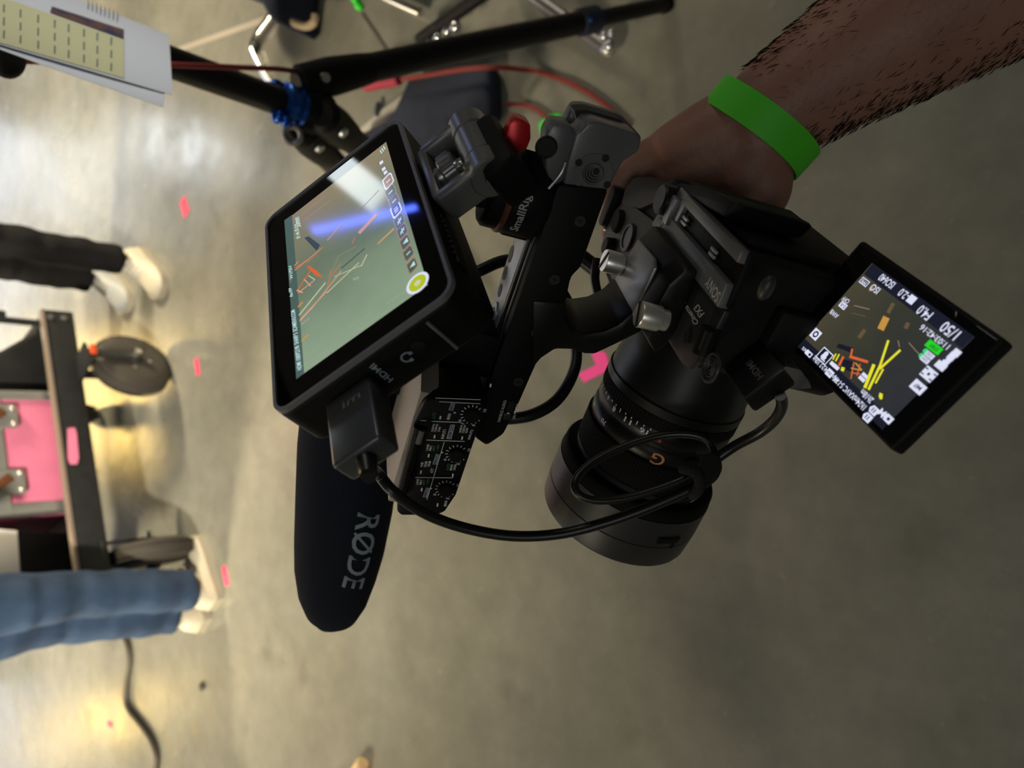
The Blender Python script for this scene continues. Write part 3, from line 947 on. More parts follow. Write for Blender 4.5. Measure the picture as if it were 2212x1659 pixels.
# stage structure seen on screen; broad amber strokes paint blurred reflections
mp([m1(385, 1240), m1(420, 1225), m1(520, 1300), m1(490, 1350)], 10)
mp([m1(405, 1485), m1(430, 1478), m1(500, 1530), m1(545, 1580), m1(480, 1560)], 2, .11)
for p, q, w, mi in [(m1(300, 1500), m1(410, 1430), 4, 2), (m1(300, 1480), m1(330, 1440), 2, 3), (m1(410, 1450), m1(540, 1320), 2, 2), (m1(540, 1320), m1(300, 1520), 1.5, 3),
                    (m2(320, 195), m2(440, 10), 3, 2), (m2(330, 210), m2(470, 100), 2.4, 3), (m2(380, 90), m2(440, 150), 4, 3), (m2(420, 60), m2(475, 95), 3, 4), (m2(320, 185), m2(370, 205), 5, 3),
                    (m2(345, 440), m2(575, 195), 2.4, 3), (m2(440, 350), m2(700, 20), 2.2, 3), (m2(575, 195), m2(610, 10), 2.2, 2), (m2(575, 210), m2(850, -50), 2.2, 4), (m2(620, 60), m2(690, -40), 2, 2),
                    (m2(338, 400), m2(565, 120), 3, 4), (m2(345, 450), m2(440, 345), 2.6, 3), (m2(360, 620), m2(420, 560), 5, 5), (m2(330, 330), m2(370, 285), 5, 5),
                    (m1(850, 1200), m1(1000, 1040), 8, 5), (m1(580, 1260), m1(700, 1130), 3, 5), (m1(1010, 1290), m1(1150, 1160), 5, 5), (m1(870, 1480), m1(920, 1380), 2.4, 4), (m1(790, 1290), m1(815, 1235), 2.4, 2), (m1(640, 1570), m1(880, 1470), 1.6, 4),
                    (m1(600, 1570), m1(680, 1390), 1.4, 9), (m1(680, 1390), m1(830, 1310), 1.2, 9), (m1(350, 1050), m1(560, 880), 1.2, 9), (m1(380, 1090), m1(620, 910), 1.2, 9), (m2(370, 740), m2(1000, 350), 1, 12), (m2(370, 830), m2(1130, 330), 1.2, 12), (m2(1080, 300), m2(1270, 170), 5, 12),
                    (m2(355, 480), m2(430, 420), 5, 12), (m2(800, 95), m2(850, 75), 7, 12), (m1(1020, 830), m1(860, 1000), 1.2, 11), (m1(700, 1500), m1(900, 1330), 3, 10)]:
    ms(p, q, w, mi)
# row of touch icons
icons = [(1100, 755), (1120, 850), (1150, 925), (1168, 1000), (1195, 1095), (1220, 1180), (1245, 1275), (1272, 1370), (1305, 1475)]
for k, c in enumerate(icons):
    c = Vector(m1(*c))
    ux, uy = Vector((9.5, -10.5)), Vector((4.2, 11))
    h = 1.0
    q = [c + ux * sx * h + uy * sy * h for sx, sy in ((-.95, -1), (.7, -1), (1, -.6), (1, .8), (.7, 1), (-.8, 1), (-1, .7), (-1, -.7))]
    big = k in (0, 3)
    mp([tuple(p) for p in q], 7 if big else 9, .10)
    q2 = [c + (p - c) * (.78 if big else .84) for p in q]
    mp([tuple(p) for p in q2], 6 if k == 3 else 13 if k else 9, .08)
    ms(tuple(c - ux * .4), tuple(c + ux * .45), 3, 7 if k in (0, 3) else 1, .06)
    if k in (4, 5): ms(tuple(c - uy * .5), tuple(c + uy * .5), 2.2, 1, .06); ms(tuple(c - ux * .5 + uy * .3), tuple(c + ux * .5 - uy * .3), 2.2, 1, .06)
    if k == 3: ms(tuple(c - ux * .4 + uy * .35), tuple(c + ux * .4 + uy * .35), 2, 7, .06); ms(tuple(c - ux * .4 - uy * .35), tuple(c + ux * .4 - uy * .35), 2, 7, .06)
    if k in (6, 8): mp([tuple(c - ux * .5 - uy * .05), tuple(c + ux * .55 - uy * .4), tuple(c + ux * .55 + uy * .4)], 1, .05)
for c in ((1040, 595), (1060, 650), (1075, 680)):
    c = Vector(m1(*c)); mp([tuple(c + Vector(d)) for d in ((-4, 0), (3, -5), (5, 0), (-2, 6))], 7, .08)
c = MON.U(*m2(1350, 123), 2, .08)
for R_, mi, v in ((5.5, 7, .10), (4.2, 8, .08), (1.6, 4, .06)):
    b.poly([(c.x + R_ * math.cos(a * PI / 18), c.y + R_ * math.sin(a * PI / 18), v) for a in range(36)], mi)
b.build('screen_graphics', mats, mon)
b = MB()
def mt(t, p0, p1, p2, mi=0): pxtext(b, MON, 2, .06, t, p0, p1, p2, mi)
mt('HDMI 1080P23.98  SHARP S  SCAMERA3.COM', (652, 797), (637, 668), (642, 801))
mt('Rec709', (633, 640), (630, 622), (626, 641)); mt('V1.0', (631, 610), (629, 602), (626, 611), 1); mt('W1P5H', (633, 602), (630, 574), (626, 603))
mt('F:4.0', (649, 512), (644, 492), (641, 516)); mt('50mm', (650, 489), (646, 468), (637, 493))
mt('III', (824, 332), (833, 321), (820, 326))
b.build('screen_lettering', ['ui_cyan', 'ui_grey'], mon)
# ports on the end face
b = MB()
pxtext(b, MON, 0, -14.2, 'HDMI', m2(1147, 940), m2(978, 806), m2(1108, 976))
b.build('port_lettering', 'bluegrey', mon)
b = MB()
c = MON.U(*m2(1262, 757), 0, -14.2)
for i in range(20):
    a0, a1 = math.radians(70 + i * 14), math.radians(70 + (i + 1) * 14)
    b.poly([(-14.2, c.y + R_ * math.cos(a), c.z + R_ * math.sin(a)) for R_, a in ((1.9, a0), (2.7, a0), (2.7, a1), (1.9, a1))])
for a in (math.radians(80), math.radians(340)):
    b.poly([(-14.25, c.y + 2.3 * math.cos(a) + x, c.z + 2.3 * math.sin(a) + y) for x, y in ((-.8, -.8), (.8, -.8), (.8, .8), (-.8, .8))])
b.build('headphone_icon', 'bluegrey', mon)
b = MB(); c = MON.U(*m2(1360, 670), 0, -14.1); b.lathe((-14.1, c.y, c.z), (-1, 0, 0), [(0, 2.6), (.05, .1)], 20, 0, False); b.ring((-14, c.y, c.z), (1, 0, 0), 2.7, .35, 20, 6); b.build('headphone_jack', 'hole', mon)
b = MB(); p, q = MON.U(*m2(1430, 455), 0, -14.2), MON.U(*m2(1690, 680), 0, -14.2)
b.tube([p, (p + q) / 2, q], .8, 8); b.build('housing_seam', 'bezel', mon)
b = MB(); b.box((45, 79.5, 14), (60, 1.2, 8), .4); 
for k in range(14): b.box((20 + k * 4, 79.6, 13), (1.6, 1, 10), .3)
b.build('vent_grille', 'hole', mon)

# ================================================================== MONITOR MOUNT
mm = thing('monitor_mount', 'dark metal swivel mount with red lever holding the monitor above the handle', 'monitor mount', RIG)
def mr(p): return RIG.loc(MON.w(p))
Am = [RIG.R.transposed() @ v for v in (MON.x, MON.y, MON.z)]
b = MB()
b.box(mr((74.5, 83, 9)), (42, 4.4, 15), 1, axes=Am)
b.box(mr((53.2, 93, 9)), (7, 22, 15), 2, axes=Am); b.box(mr((95.6, 93, 9)), (7, 22, 15), 2, axes=Am)
uf = b.build('tilt_fork', 'gunmetal', mm, label='grey tilting fork')
b = MB()
b.cyl(mr((49, 107, 9)), mr((62, 107, 9)), 9.5, 9.5, 36, ch=.8); b.cyl(mr((62.5, 107, 9)), mr((86, 107, 9)), 9.1, 9.1, 36, ch=.5); b.cyl(mr((86.5, 107, 9)), mr((100, 107, 9)), 9.5, 9.5, 36, ch=.8)
b.build('tilt_barrel', 'gunmetal', mm)
b = MB()
b.cyl(mr((74, 84.5, 8)), mr((74, 88, 8)), 5, 5, 24); b.cyl(mr((74, 88, 8)), mr((74, 96, 8)), 8, 7.6, 28, ch=1)
for k in range(24):
    a = 2 * PI * k / 24
    b.box(mr((74 + 7.9 * math.cos(a), 91.8, 8 + 7.9 * math.sin(a))), (.7, 6, .7), 0, axes=Am)
b.build('knurled_screw', 'gunmetal', mm)
b = MB(); b.cyl(mr((48.6, 107, 9)), mr((50, 107, 9)), 3, 3, 20, ch=.4); b.box(mr((60, 98, 0)), (4, 4, 3), .6, axes=Am); b.build('pivot_pin', 'chrome', uf)
c0 = Vector((2, -42, 108)); 
b = MB()
b.lathe(c0, (0, 0, 1), [(-2, 17), (0, 19), (3, 20), (16, 20), (17, 19.4)], 56)
base = b.build('mount_base', 'black', mm)
b = MB(); b.lathe(c0, (0, 0, 1), [(17, 19.6), (17.5, 20.2), (19, 20.2), (20, 19.4)], 56); b.build('gold_glint_ring', 'brass', mm)  # gold-ish reflection on the base, painted as a brass ring
b = MB()
b.lathe(c0, (0, 0, 1), [(20, 19), (26, 19), (28, 17)], 48)
e = mr((74, 112, 10))
b.tube([c0 + Vector((0, 0, 22)), c0 * .55 + e * .45 + Vector((0, 0, 12)), e], 12, 20, rs=[17, 14, 10])
b.box(mr((66, 113, 14)), (44, 16, 24), 4, axes=Am)
b.build('mount_neck', 'black', mm)
b = MB()
for k in range(44):
    a = 2 * PI * k / 44
    d = Vector((math.cos(a), math.sin(a), 0))
    if d.x < -.45: continue
    b.box(c0 + d * 20 + Vector((0, 0, 9)), (1, 1.4, 12), .2, axes=(d, Vector((0, 0, 1)).cross(d), Vector((0, 0, 1))))
b.build('knurling', 'blackrub', base)
b = MB()
wt = W.transposed()


def cylprint(mb, t, cc, R, pa, pb, ph, mi=0):
    """print wrapped round the upright mount base between two photo points"""
    def ang(px):
        best = None
        for i in range(720):
            for hh in range(2, 17):
                a = 2 * PI * i / 720
                p = RIG.w(cc + Vector((R * math.cos(a), R * math.sin(a), hh)))
                if (RIG.R @ Vector((math.cos(a), math.sin(a), 0))).dot(C - p) < 0: continue
                q = wt @ (p - C)
                e_ = (q.x / q.z * FX + CX - px[0]) ** 2 + (q.y / q.z * FX + CY - px[1]) ** 2
                if best is None or e_ < best[0]: best = (e_, a, hh)
        return best[1], best[2]
    a0, h0 = ang(pa); a1, h1 = ang(pb)
    if a1 - a0 > PI: a1 -= 2 * PI
    if a0 - a1 > PI: a1 += 2 * PI
    vs, fs = glyphs(t)
    pts = []
    for x, y in vs:
        a = a0 + (a1 - a0) * x; hh = h0 + (h1 - h0) * x + y * ph
        pts.append(cc + Vector((R * math.cos(a), R * math.sin(a), hh)))
    mb._add(pts, fs, mi, False)


cylprint(b, 'SmallRig', c0, 20.15, (1122, 501), (1153, 424), 5.2)
b.build('brand_lettering', 'wdim', base)
b = MB()
q = [RIG.U(*p, 0, 0) for p in ((1088, 326), (1088, 285), (1095, 256), (1108, 246), (1124, 249), (1140, 258), (1141, 290), (1132, 312), (1114, 316), (1106, 328), (1093, 334))]
b.prism([(p.y, p.z) for p in q], 0, -9, 4, 1.5)
lev = b.build('locking_lever', 'red', mm, label='red locking lever')
b = MB(); b.cyl(RIG.U(1092, 322, 0, 0), RIG.U(1100, 352, 0, 2), 3, 4.5, 16); b.tube([RIG.U(1078, 330, 0, -4), RIG.U(1085, 345, 0, -6), RIG.U(1098, 358, 0, -7)], 1.0, 8); b.build('lever_pivot', 'gunmetal', mm)

# ================================================================== MICROPHONE
mic = thing('shotgun_microphone', 'long dark foam covered shotgun microphone sticking out past the audio box', 'microphone', RIG)
ML = 62
pr = []
for a_, c_ in (((655, 800), (875, 880)), ((648, 900), (868, 950)), ((642, 960), (862, 1000)), ((635, 1080), (853, 1085)), ((631, 1180), (836, 1170)), ((632, 1240), (818, 1230)), ((640, 1288), (799, 1280)), ((655, 1320), (778, 1315)), ((675, 1338), (750, 1336))):
    p, q = RIG.U(*a_, 0, ML), RIG.U(*c_, 0, ML)
    pr.append(((p + q) / 2, abs(p.z - q.z) / 2))
rows = []
N = 40
for c_, R_ in pr:
    rows.append([Vector((c_.x + R_ * math.cos(2 * PI * i / N), c_.y, c_.z + R_ * math.sin(2 * PI * i / N))) for i in range(N)])
tip = RIG.U(706, 1347, 0, ML)
rows.append([Vector((tip.x + 9 * math.cos(2 * PI * i / N), tip.y - 1, tip.z + 9 * math.sin(2 * PI * i / N))) for i in range(N)])
rows.append([Vector((tip.x + 1 * math.cos(2 * PI * i / N), tip.y, tip.z + 1 * math.sin(2 * PI * i / N))) for i in range(N)])
b = MB(); b.loft(rows); wsh = b.build('foam_windshield', 'foam', mic, angle=80)
c_, R_ = pr[0]
b = MB(); b.cyl(c_ + Vector((0, 2, 0)), c_ + Vector((0, -70, 4)), 11, 11, 28, ch=1); b.build('barrel', 'anod', mic)
b = MB(); b.ring(c_ + Vector((0, -30, 2)), (0, 1, 0), 14, 4); b.box(c_ + Vector((-16, -30, -20)), (40, 14, 12), 3); b.build('shock_mount', 'blackrub', mic)


def micprint(mb, t, px0, px1, px2):
    def near(px):
        best = None
        for j in range(len(pr) - 1):
            for s_ in range(6):
                k = s_ / 6
                cc = pr[j][0].lerp(pr[j + 1][0], k); rr = pr[j][1] * (1 - k) + pr[j + 1][1] * k
                for i in range(240):
                    a = 2 * PI * i / 240
                    p = RIG.w(cc + Vector((rr * math.cos(a), 0, rr * math.sin(a))))
                    if (RIG.R @ Vector((math.cos(a), 0, math.sin(a)))).dot(C - p) < 0: continue
                    q = wt @ (p - C)
                    e_ = (q.x / q.z * FX + CX - px[0]) ** 2 + (q.y / q.z * FX + CY - px[1]) ** 2
                    if best is None or e_ < best[0]: best = (e_, cc.y, a)
        return best[1], best[2]
    y0, a0 = near(px0); y1, a1 = near(px1); y2, a2 = near(px2)
    vs, fs = glyphs(t)
    pts = []
    for x, y in vs:
        yy = y0 + (y1 - y0) * x + (y2 - y0) * y; a = a0 + (a1 - a0) * x + (a2 - a0) * y
        for j in range(len(pr) - 1):
            if pr[j][0].y <= yy <= pr[j + 1][0].y or j == len(pr) - 2:
                k = (yy - pr[j][0].y) / (pr[j + 1][0].y - pr[j][0].y); break
        cc = pr[j][0].lerp(pr[j + 1][0], k); rr = pr[j][1] * (1 - k) + pr[j + 1][1] * k + .35
        pts.append(Vector((cc.x + rr * math.cos(a), yy, cc.z + rr * math.sin(a))))
    mb._add(pts, fs, 0, False)


b = MB(); micprint(b, 'R\u00d8DE', (772, 1107), (738, 1262), (818, 1105)); b.build('brand_lettering', 'bluegrey', wsh)

# ================================================================== CABLES on the rig
hd = thing('hdmi_cable', 'black video cable looping from the monitor down to the camera port', 'cable', RIG)
b = MB()
b.box((0, 0, 0), (.1, .1, .1))
b.b.clear()
b.box(mr((-31.5, 17.8, 14.2)), (34, 23, 12.5), 1.6, axes=Am, seg=3)
pa = b.build('plug', 'plug', hd, label='dark grey plug in the monitor')
b = MB(); pxt = MB()
pxtext(pxt, MON, 2, 7.7, 'mi', (775, 890), (755, 880), (768, 868))
pxt.b.clear()
o = mr((-25, 14, 7.85)); pxt.text('mi', mr((-24, 24, 7.8)), mr((-24, 15, 7.8)) - mr((-24, 24, 7.8)), mr((-20, 24, 7.8)) - mr((-24, 24, 7.8)))
pxt.build('plug_lettering', 'lgrey', pa)
pxt = None
b.cyl(mr((-48, 18, 14)), mr((-56, 18, 14)), 4.2, 3.4, 20); b.build('strain_relief', 'cable', pa)
b = MB()
b.box((-77, -14, 9), (26, 21, 11), 1.5, axes=(Vector((1, 0, 0)), Vector((0, .84, .54)), Vector((0, -.54, .84))))
b.build('plug', 'anod', hd, label='black plug in the camera side')
pb = hd.children[-1]
b = MB(); pxtext(b, RIG, 2, 13, 'HDMI', (1676, 823), (1634, 777), (1664, 826)); b.b.clear()
nA = Vector((0, -.54, .84)); o = Vector((-86, -14, 9)) + nA * 5.65 + Vector((0, .84, .54)) * -2
b.text('HDMI', o, (14, 0, 0), Vector((0, .84, .54)) * 3.2)
M['faint'] = mat('faint_print', (.12, .12, .125), .6)
b.build('plug_lettering', 'faint', pb)


def camp(x, y, d): return RIG.loc(at(x, y, d))


E0 = mr((-57, 18, 14))
q0 = wt @ (RIG.w(E0) - C)
b = MB()
path = [E0, camp(812, 1018, .352), camp(850, 1062, .358), camp(920, 1110, .365), camp(1010, 1142, .37), camp(1110, 1158, .372), camp(1210, 1153, .372), camp(1310, 1128, .37), camp(1400, 1096, .368), camp(1500, 1052, .366),
        camp(1528, 1030, .366)]
b.tube(path, 2.7, 14, sub=8)
path = [camp(1530, 1010, .364), camp(1450, 1046, .364), camp(1360, 1074, .364), camp(1290, 1081, .364), camp(1250, 1068, .364), camp(1243, 1040, .366), camp(1275, 1003, .37), camp(1340, 968, .372), camp(1420, 942, .372), camp(1490, 938, .370), camp(1532, 955, .368), camp(1546, 990, .366)]
b.tube(path, 2.0, 14, sub=8)
path = [camp(1535, 1000, .366), camp(1585, 965, .362), camp(1640, 935, .354), camp(1675, 905, .344), camp(1689, 876, .334), camp(1686, 855, .328)]
b.tube(path, 2.5, 14, sub=8)
b.build('cord', 'cable', hd)
tie = MB()
q = [camp(*p) for p in ((1508, 1020, .358), (1512, 985, .357), (1535, 975, .357), (1555, 985, .357), (1562, 1010, .357), (1552, 1035, .358), (1525, 1058, .359), (1506, 1048, .359))]
q2 = [camp(*p) for p in ((1510, 1018, .374), (1514, 988, .374), (1535, 980, .374), (1552, 988, .374), (1558, 1010, .374), (1548, 1032, .374), (1525, 1052, .374), (1510, 1045, .374))]
tie.loft([q, q2]); 
f_ = [f for f in tie.b.faces]
tie._bev(f_, 1.8, 3)
tie.tube([camp(1470, 1010, .360), camp(1500, 1020, .356), camp(1512, 1040, .357), camp(1505, 1062, .36), camp(1495, 1070, .364)], 2.6, 10)
o = tie.build('cable_tie', 'velcro', frame=RIG)
tag(o, 'black hook and loop tie bunching the looped cable in front of the lens', 'cable tie')
b = MB()
b.tube([camp(1010, 600, .425), camp(1040, 583, .425), camp(1100, 562, .432), camp(1170, 580, .445), camp(1230, 660, .455), camp(1244, 740, .45), camp(1240, 800, .444), camp(1205, 862, .438), camp(1150, 896, .432), camp(1090, 905, .43), camp(1040, 900, .425)], 3.4, 14, sub=8)
o = b.build('microphone_cable', 'cable', frame=RIG)
tag(o, 'black microphone cable curving behind the top handle', 'cable')
b = MB()
b.cyl(camp(1235, 540, .50), camp(1292, 585, .50), 5.5, 5.5, 18, ch=1); b.tube([camp(1290, 560, .49), camp(1285, 600, .488), camp(1292, 640, .486)], 3, 10)
o = b.build('cable_connector', 'anod', frame=RIG)
tag(o, 'black cable connector seen below the handle near the thumb screws', 'connector')

# ================================================================== PHOTOGRAPHER'S ARM AND HAND
man = thing('person', 'bare hairy forearm reaching in from the corner, hand wrapped around the camera grip', 'person', RIG)
b = MB()
def cp(L): return [camp(*p[:3]) for p in L], [p[3] for p in L]
pts, rs = cp([(2640, -330, .40, 50), (2420, -205, .42, 51), (2200, -75, .438, 49), (2050, 5, .447, 46.5), (1905, 86, .457, 42), (1790, 160, .466, 37), (1690, 228, .473, 32.5), (1640, 262, .477, 30.5), (1590, 285, .48, 27)])
b.tube(pts, 1, 28, rs=rs)
pts, rs = cp([(1640, 255, .478, 28), (1570, 282, .482, 25), (1500, 312, .487, 22), (1430, 342, .493, 17)]); b.tube(pts, 1, 24, rs=rs)
pts, rs = cp([(1655, 275, .478, 27), (1632, 335, .48, 25), (1612, 378, .482, 23), (1585, 410, .487, 20)]); b.tube(pts, 1, 24, rs=rs)
pts, rs = cp([(1600, 290, .481, 26), (1560, 335, .486, 24), (1490, 380, .493, 21), (1430, 395, .50, 17)]); b.tube(pts, 1, 24, rs=rs)
# thumb along the back of the grip
pts, rs = cp([(1640, 330, .478, 21), (1655, 390, .476, 16.5), (1650, 432, .476, 14), (1615, 462, .476, 11.5), (1565, 478, .478, 10), (1530, 480, .478, 8)]); b.tube(pts, 1, 20, rs=rs); b.ell(pts[-1], 8)
# index finger over the front of the grip
pts, rs = cp([(1450, 335, .492, 16), (1400, 345, .496, 13), (1360, 372, .499, 10.5), (1330, 405, .503, 9.2)]); pts += [Vector((122, 2, 22)), Vector((114, 16, 6)), Vector((98, 26, -4))]; rs += [8.8, 8.2, 7.2]
b.tube(pts, 1, 18, rs=rs); b.ell(pts[-1], 7.4)
pts, rs = cp([(1430, 350, .496, 17), (1390, 372, .50, 14), (1358, 400, .505, 11), (1352, 425, .508, 9)]); b.tube(pts, 1, 18, rs=rs)
for (uu_, k, r0) in ((-12, 1.0, 9.0), (-29, .97, 8.8), (-45, .9, 7.8)):
    base_ = Vector((122, -34, uu_))
    pts = [Vector((118, -48, uu_)), base_, Vector((127, -8, uu_)), Vector((120, 20, uu_ - 1)), Vector((120 - 25 * k, 34, uu_ - 2)), Vector((120 - 46 * k, 31, uu_ - 2)), Vector((120 - 56 * k, 24, uu_ - 2))]
    b.tube(pts, 1, 18, rs=[15, 12, r0, r0 * .98, r0 * .93, r0 * .85, r0 * .75]); b.ell(pts[-1], r0 * .75)
arm = remeshed(b, 'body', 'skin', man, .0024, 8)
# hairs lying along the forearm
b = MB()
rr_ = random.Random(3)
axp = [camp(1590, 285, .48), camp(1690, 228, .473), camp(1790, 160, .466), camp(1905, 86, .457), camp(2050, 5, .447), camp(2200, -75, .438), camp(2420, -205, .42)]
axr = [27, 32.2, 36.8, 41.8, 46.3, 48.8, 51]
viewd = (RIG.R.transposed() @ (C - RIG.o)).normalized()
for i in range(1300):
    t = rr_.random() * 4.9 + .8
    j = int(t); k = t - j
    c_ = axp[j].lerp(axp[j + 1], k); R_ = axr[j] * (1 - k) + axr[j + 1] * k
    d = (axp[j + 1] - axp[j]).normalized()
    vv = (viewd - d * viewd.dot(d)).normalized(); sd = d.cross(vv)
    a = rr_.choice((-1, 1)) * (1.57 + rr_.gauss(-.25, .35))
    if rr_.random() < .12: a = rr_.uniform(-1.5, 1.5)
    nrm = vv * math.cos(a) + sd * math.sin(a)
    p = c_ + nrm * (R_ - .6)
    L_ = rr_.uniform(4, 9)
    tang = (-d * .8 + nrm.cross(d) * rr_.uniform(-.5, .5)).normalized()
    q = p + tang * L_ * .5 + nrm * L_ * .2
    q2 = p + tang * L_ + nrm * L_ * .22
    w = nrm.cross(tang) * .016
    b._add([p - w, p + w, q + w * .8, q2, q - w * .8], [(0, 1, 2, 3, 4)], 0, False)
hr = b.build('arm_hair', 'hair', man); hr['kind'] = 'stuff'

# wristband
wc = camp(1638, 272, .4775)
e1 = (camp(1738, 358, .4775) - wc).normalized()
dz = (RIG.R.transposed() @ ray(1638, 272)).normalized()
e2 = (dz - e1 * dz.dot(e1)).normalized()
ax_ = e1.cross(e2)
ax_ = (ax_ + e2 * .16).normalized()
e2 = (e2 - ax_ * e2.dot(ax_)).normalized()
if (camp(1600, 310, .4775) - wc).dot(ax_) < 0: ax_ = -ax_
b = MB()
n = 64
vs = []
for lay in ((1, .5), (1, -.5), (.985, -.5), (.985, .5)):
    for i in range(n):
        a = 2 * PI * i / n
        R1 = 36.0 if math.cos(a) < 0 else 40.0
        p = wc + e1 * (R1 * lay[0] * math.cos(a)) + e2 * (33.5 * lay[0] * math.sin(a)) + ax_ * (19.5 * lay[1] + 1.2 * math.sin(2 * a))
        vs.append(p)
fs = [(k * n + i, k * n + (i + 1) % n, ((k + 1) % 4) * n + (i + 1) % n, ((k + 1) % 4) * n + i) for k in range(4) for i in range(n)]
v, f = b._add(vs, fs); bmesh.ops.recalc_face_normals(b.b, faces=f)
o = b.build('wristband', 'green', frame=RIG)
tag(o, 'neon green paper wristband worn around the wrist of the camera holder', 'wristband')

# ================================================================== FLOOR AND HALL
m = bpy.data.materials.new('polished_concrete'); m.use_nodes = True
nt = m.node_tree; bs = nt.nodes['Principled BSDF']
tc = nt.nodes.new('ShaderNodeTexCoord')
def noise(sc, det=6, rough=.6):
    n_ = nt.nodes.new('ShaderNodeTexNoise'); n_.inputs['Scale'].default_value = sc; n_.inputs['Detail'].default_value = det; n_.inputs['Roughness'].default_value = rough
    nt.links.new(tc.outputs['Object'], n_.inputs['Vector']); return n_
def ramp(src, stops):
    r_ = nt.nodes.new('ShaderNodeValToRGB'); el = r_.color_ramp.elements
    while len(el) < len(stops): el.new(.5)
    for e_, (p_, c_) in zip(el, stops): e_.position = p_; e_.color = (*c_, 1)
    nt.links.new(src, r_.inputs['Fac']); return r_
def mix(a, b_, fac=.5, mode='MULTIPLY'):
    x = nt.nodes.new('ShaderNodeMix'); x.data_type = 'RGBA'; x.blend_type = mode; x.inputs[0].default_value = fac
    nt.links.new(a, x.inputs[6]); nt.links.new(b_, x.inputs[7]); return x.outputs[2]
base = ramp(noise(2.2).outputs['Fac'], [(.32, (.188, .192, .168)), (.5, (.224, .225, .198)), (.68, (.262, .262, .232))])
fine = ramp(noise(14, 8, .7).outputs['Fac'], [(.3, (.80, .80, .80)), (.7, (1.06, 1.05, 1.03))])
stain = ramp(noise(5, 3, .5).outputs['Fac'], [(.30, (.70, .70, .68)), (.40, (1, 1, 1))])
speck = ramp(noise(38, 2, .5).outputs['Fac'], [(.70, (1, 1, 1)), (.76, (1.28, 1.25, 1.18))])
rust = ramp(noise(3.3, 3, .55).outputs['Fac'], [(.71, (1, 1, 1)), (.77, (1.15, .95, .62))])
c_ = mix(base.outputs[0], fine.outputs[0], .9); c_ = mix(c_, stain.outputs[0], .6); c_ = mix(c_, speck.outputs[0], .8); c_ = mix(c_, rust.outputs[0], .8)
nt.links.new(c_, bs.inputs['Base Color'])
rg = ramp(noise(3.1, 5, .6).outputs['Fac'], [(.3, (.17, .17, .17)), (.7, (.30, .30, .30))])
nt.links.new(rg.outputs[0], bs.inputs['Roughness'])
bs.inputs['Specular IOR Level'].default_value = .62
bp = nt.nodes.new('ShaderNodeBump'); bp.inputs['Strength'].default_value = .12; bp.inputs['Distance'].default_value = .01
nt.links.new(noise(9, 4, .5).outputs['Fac'], bp.inputs['Height']); nt.links.new(bp.outputs['Normal'], bs.inputs['Normal'])
M['concrete'] = m
M['wallpaint'] = mat('painted_wall', (.35, .33, .30), .8, noise=.1, nscale=2)
M['darkceil'] = mat('dark_ceiling', (.05, .05, .05), .9)
b = MB(1)
b.box((0, 2, -.05), (30, 22, .1)); struct(b.build('floor', 'concrete'))
b = MB(1); b.box((0, 12.6, 4), (30, .2, 8)); struct(b.build('wall_back', 'wallpaint'))
b = MB(1); b.box((-14.9, 2, 4), (.2, 21, 8)); struct(b.build('wall_left', 'wallpaint'))
b = MB(1); b.box((14.9, 2, 4), (.2, 21, 8)); struct(b.build('wall_right', 'wallpaint'))


def emis(name, col, st):
    m_ = bpy.data.materials.new(name); m_.use_nodes = True
    b_ = m_.node_tree.nodes['Principled BSDF']
    b_.inputs['Base Color'].default_value = (.1, .1, .1, 1)
    b_.inputs['Emission Color'].default_value = (*col, 1); b_.inputs['Emission Strength'].default_value = st
    M[name] = m_


emis('daylight_pane', (.80, .88, 1.0), 3.3)
emis('warm_lamp_panel', (1.0, .66, .17), 15)  # unseen wall lamp, added for the warm glow mirrored in the floor
emis('cool_lamp_panel', (.85, .93, 1.0), 26)  # unseen wall lamp, added for the white hot spot on the floor
M['frame'] = mat('window_frame', (.1, .1, .1), .5)
WN = [0]


def window(x0, x1, z0, z1, pm, bars=()):
    WN[0] += 1
    f_ = MB(1)
    for (a0, a1, c0_, c1_) in ((x0 - .08, x1 + .08, z1, z1 + .08), (x0 - .08, x1 + .08, z0 - .08, z0), (x0 - .08, x0, z0, z1), (x1, x1 + .08, z0, z1)):
        f_.box(((a0 + a1) / 2, 12.44, (c0_ + c1_) / 2), (a1 - a0, .1, c1_ - c0_))
    for z in bars: f_.box(((x0 + x1) / 2, 12.45, z), (x1 - x0, .08, .12))
    fo = struct(f_.build('window_%d' % WN[0], 'frame'))
    g = MB(1); g.box(((x0 + x1) / 2, 12.47, (z0 + z1) / 2), (x1 - x0, .04, z1 - z0))
    go = g.build('pane', pm, fo); return fo


window(-9.5, -4.6, .7, 2.7, 'daylight_pane', (1.9,))
window(-4.2, -2.0, .7, 2.6, 'daylight_pane', (1.9,))
window(-1.4, 1.9, .5, 2.7, 'daylight_pane', (1.6,))
window(1.95, 3.3, .6, 3.9, 'daylight_pane', (1.5, 2.5))
window(3.9, 5.4, .4, 1.7, 'daylight_pane', (1.1,))
window(-1.5, .4, 3.1, 4.6, 'warm_lamp_panel')
window(-6.0, -5.2, 3.6, 4.5, 'warm_lamp_panel')
window(3.3, 3.9, 4.3, 5.1, 'cool_lamp_panel')


def area(name, loc, tgt, size, power, col):
    L_ = bpy.data.lights.new(name, 'AREA'); L_.shape = 'DISK'; L_.size = size; L_.energy = power; L_.color = col
    o_ = bpy.data.objects.new(name, L_); COL.objects.link(o_)
    o_.location = loc
    o_.rotation_euler = (Vector(tgt) - Vector(loc)).to_track_quat('-Z', 'Y').to_euler()
    return o_


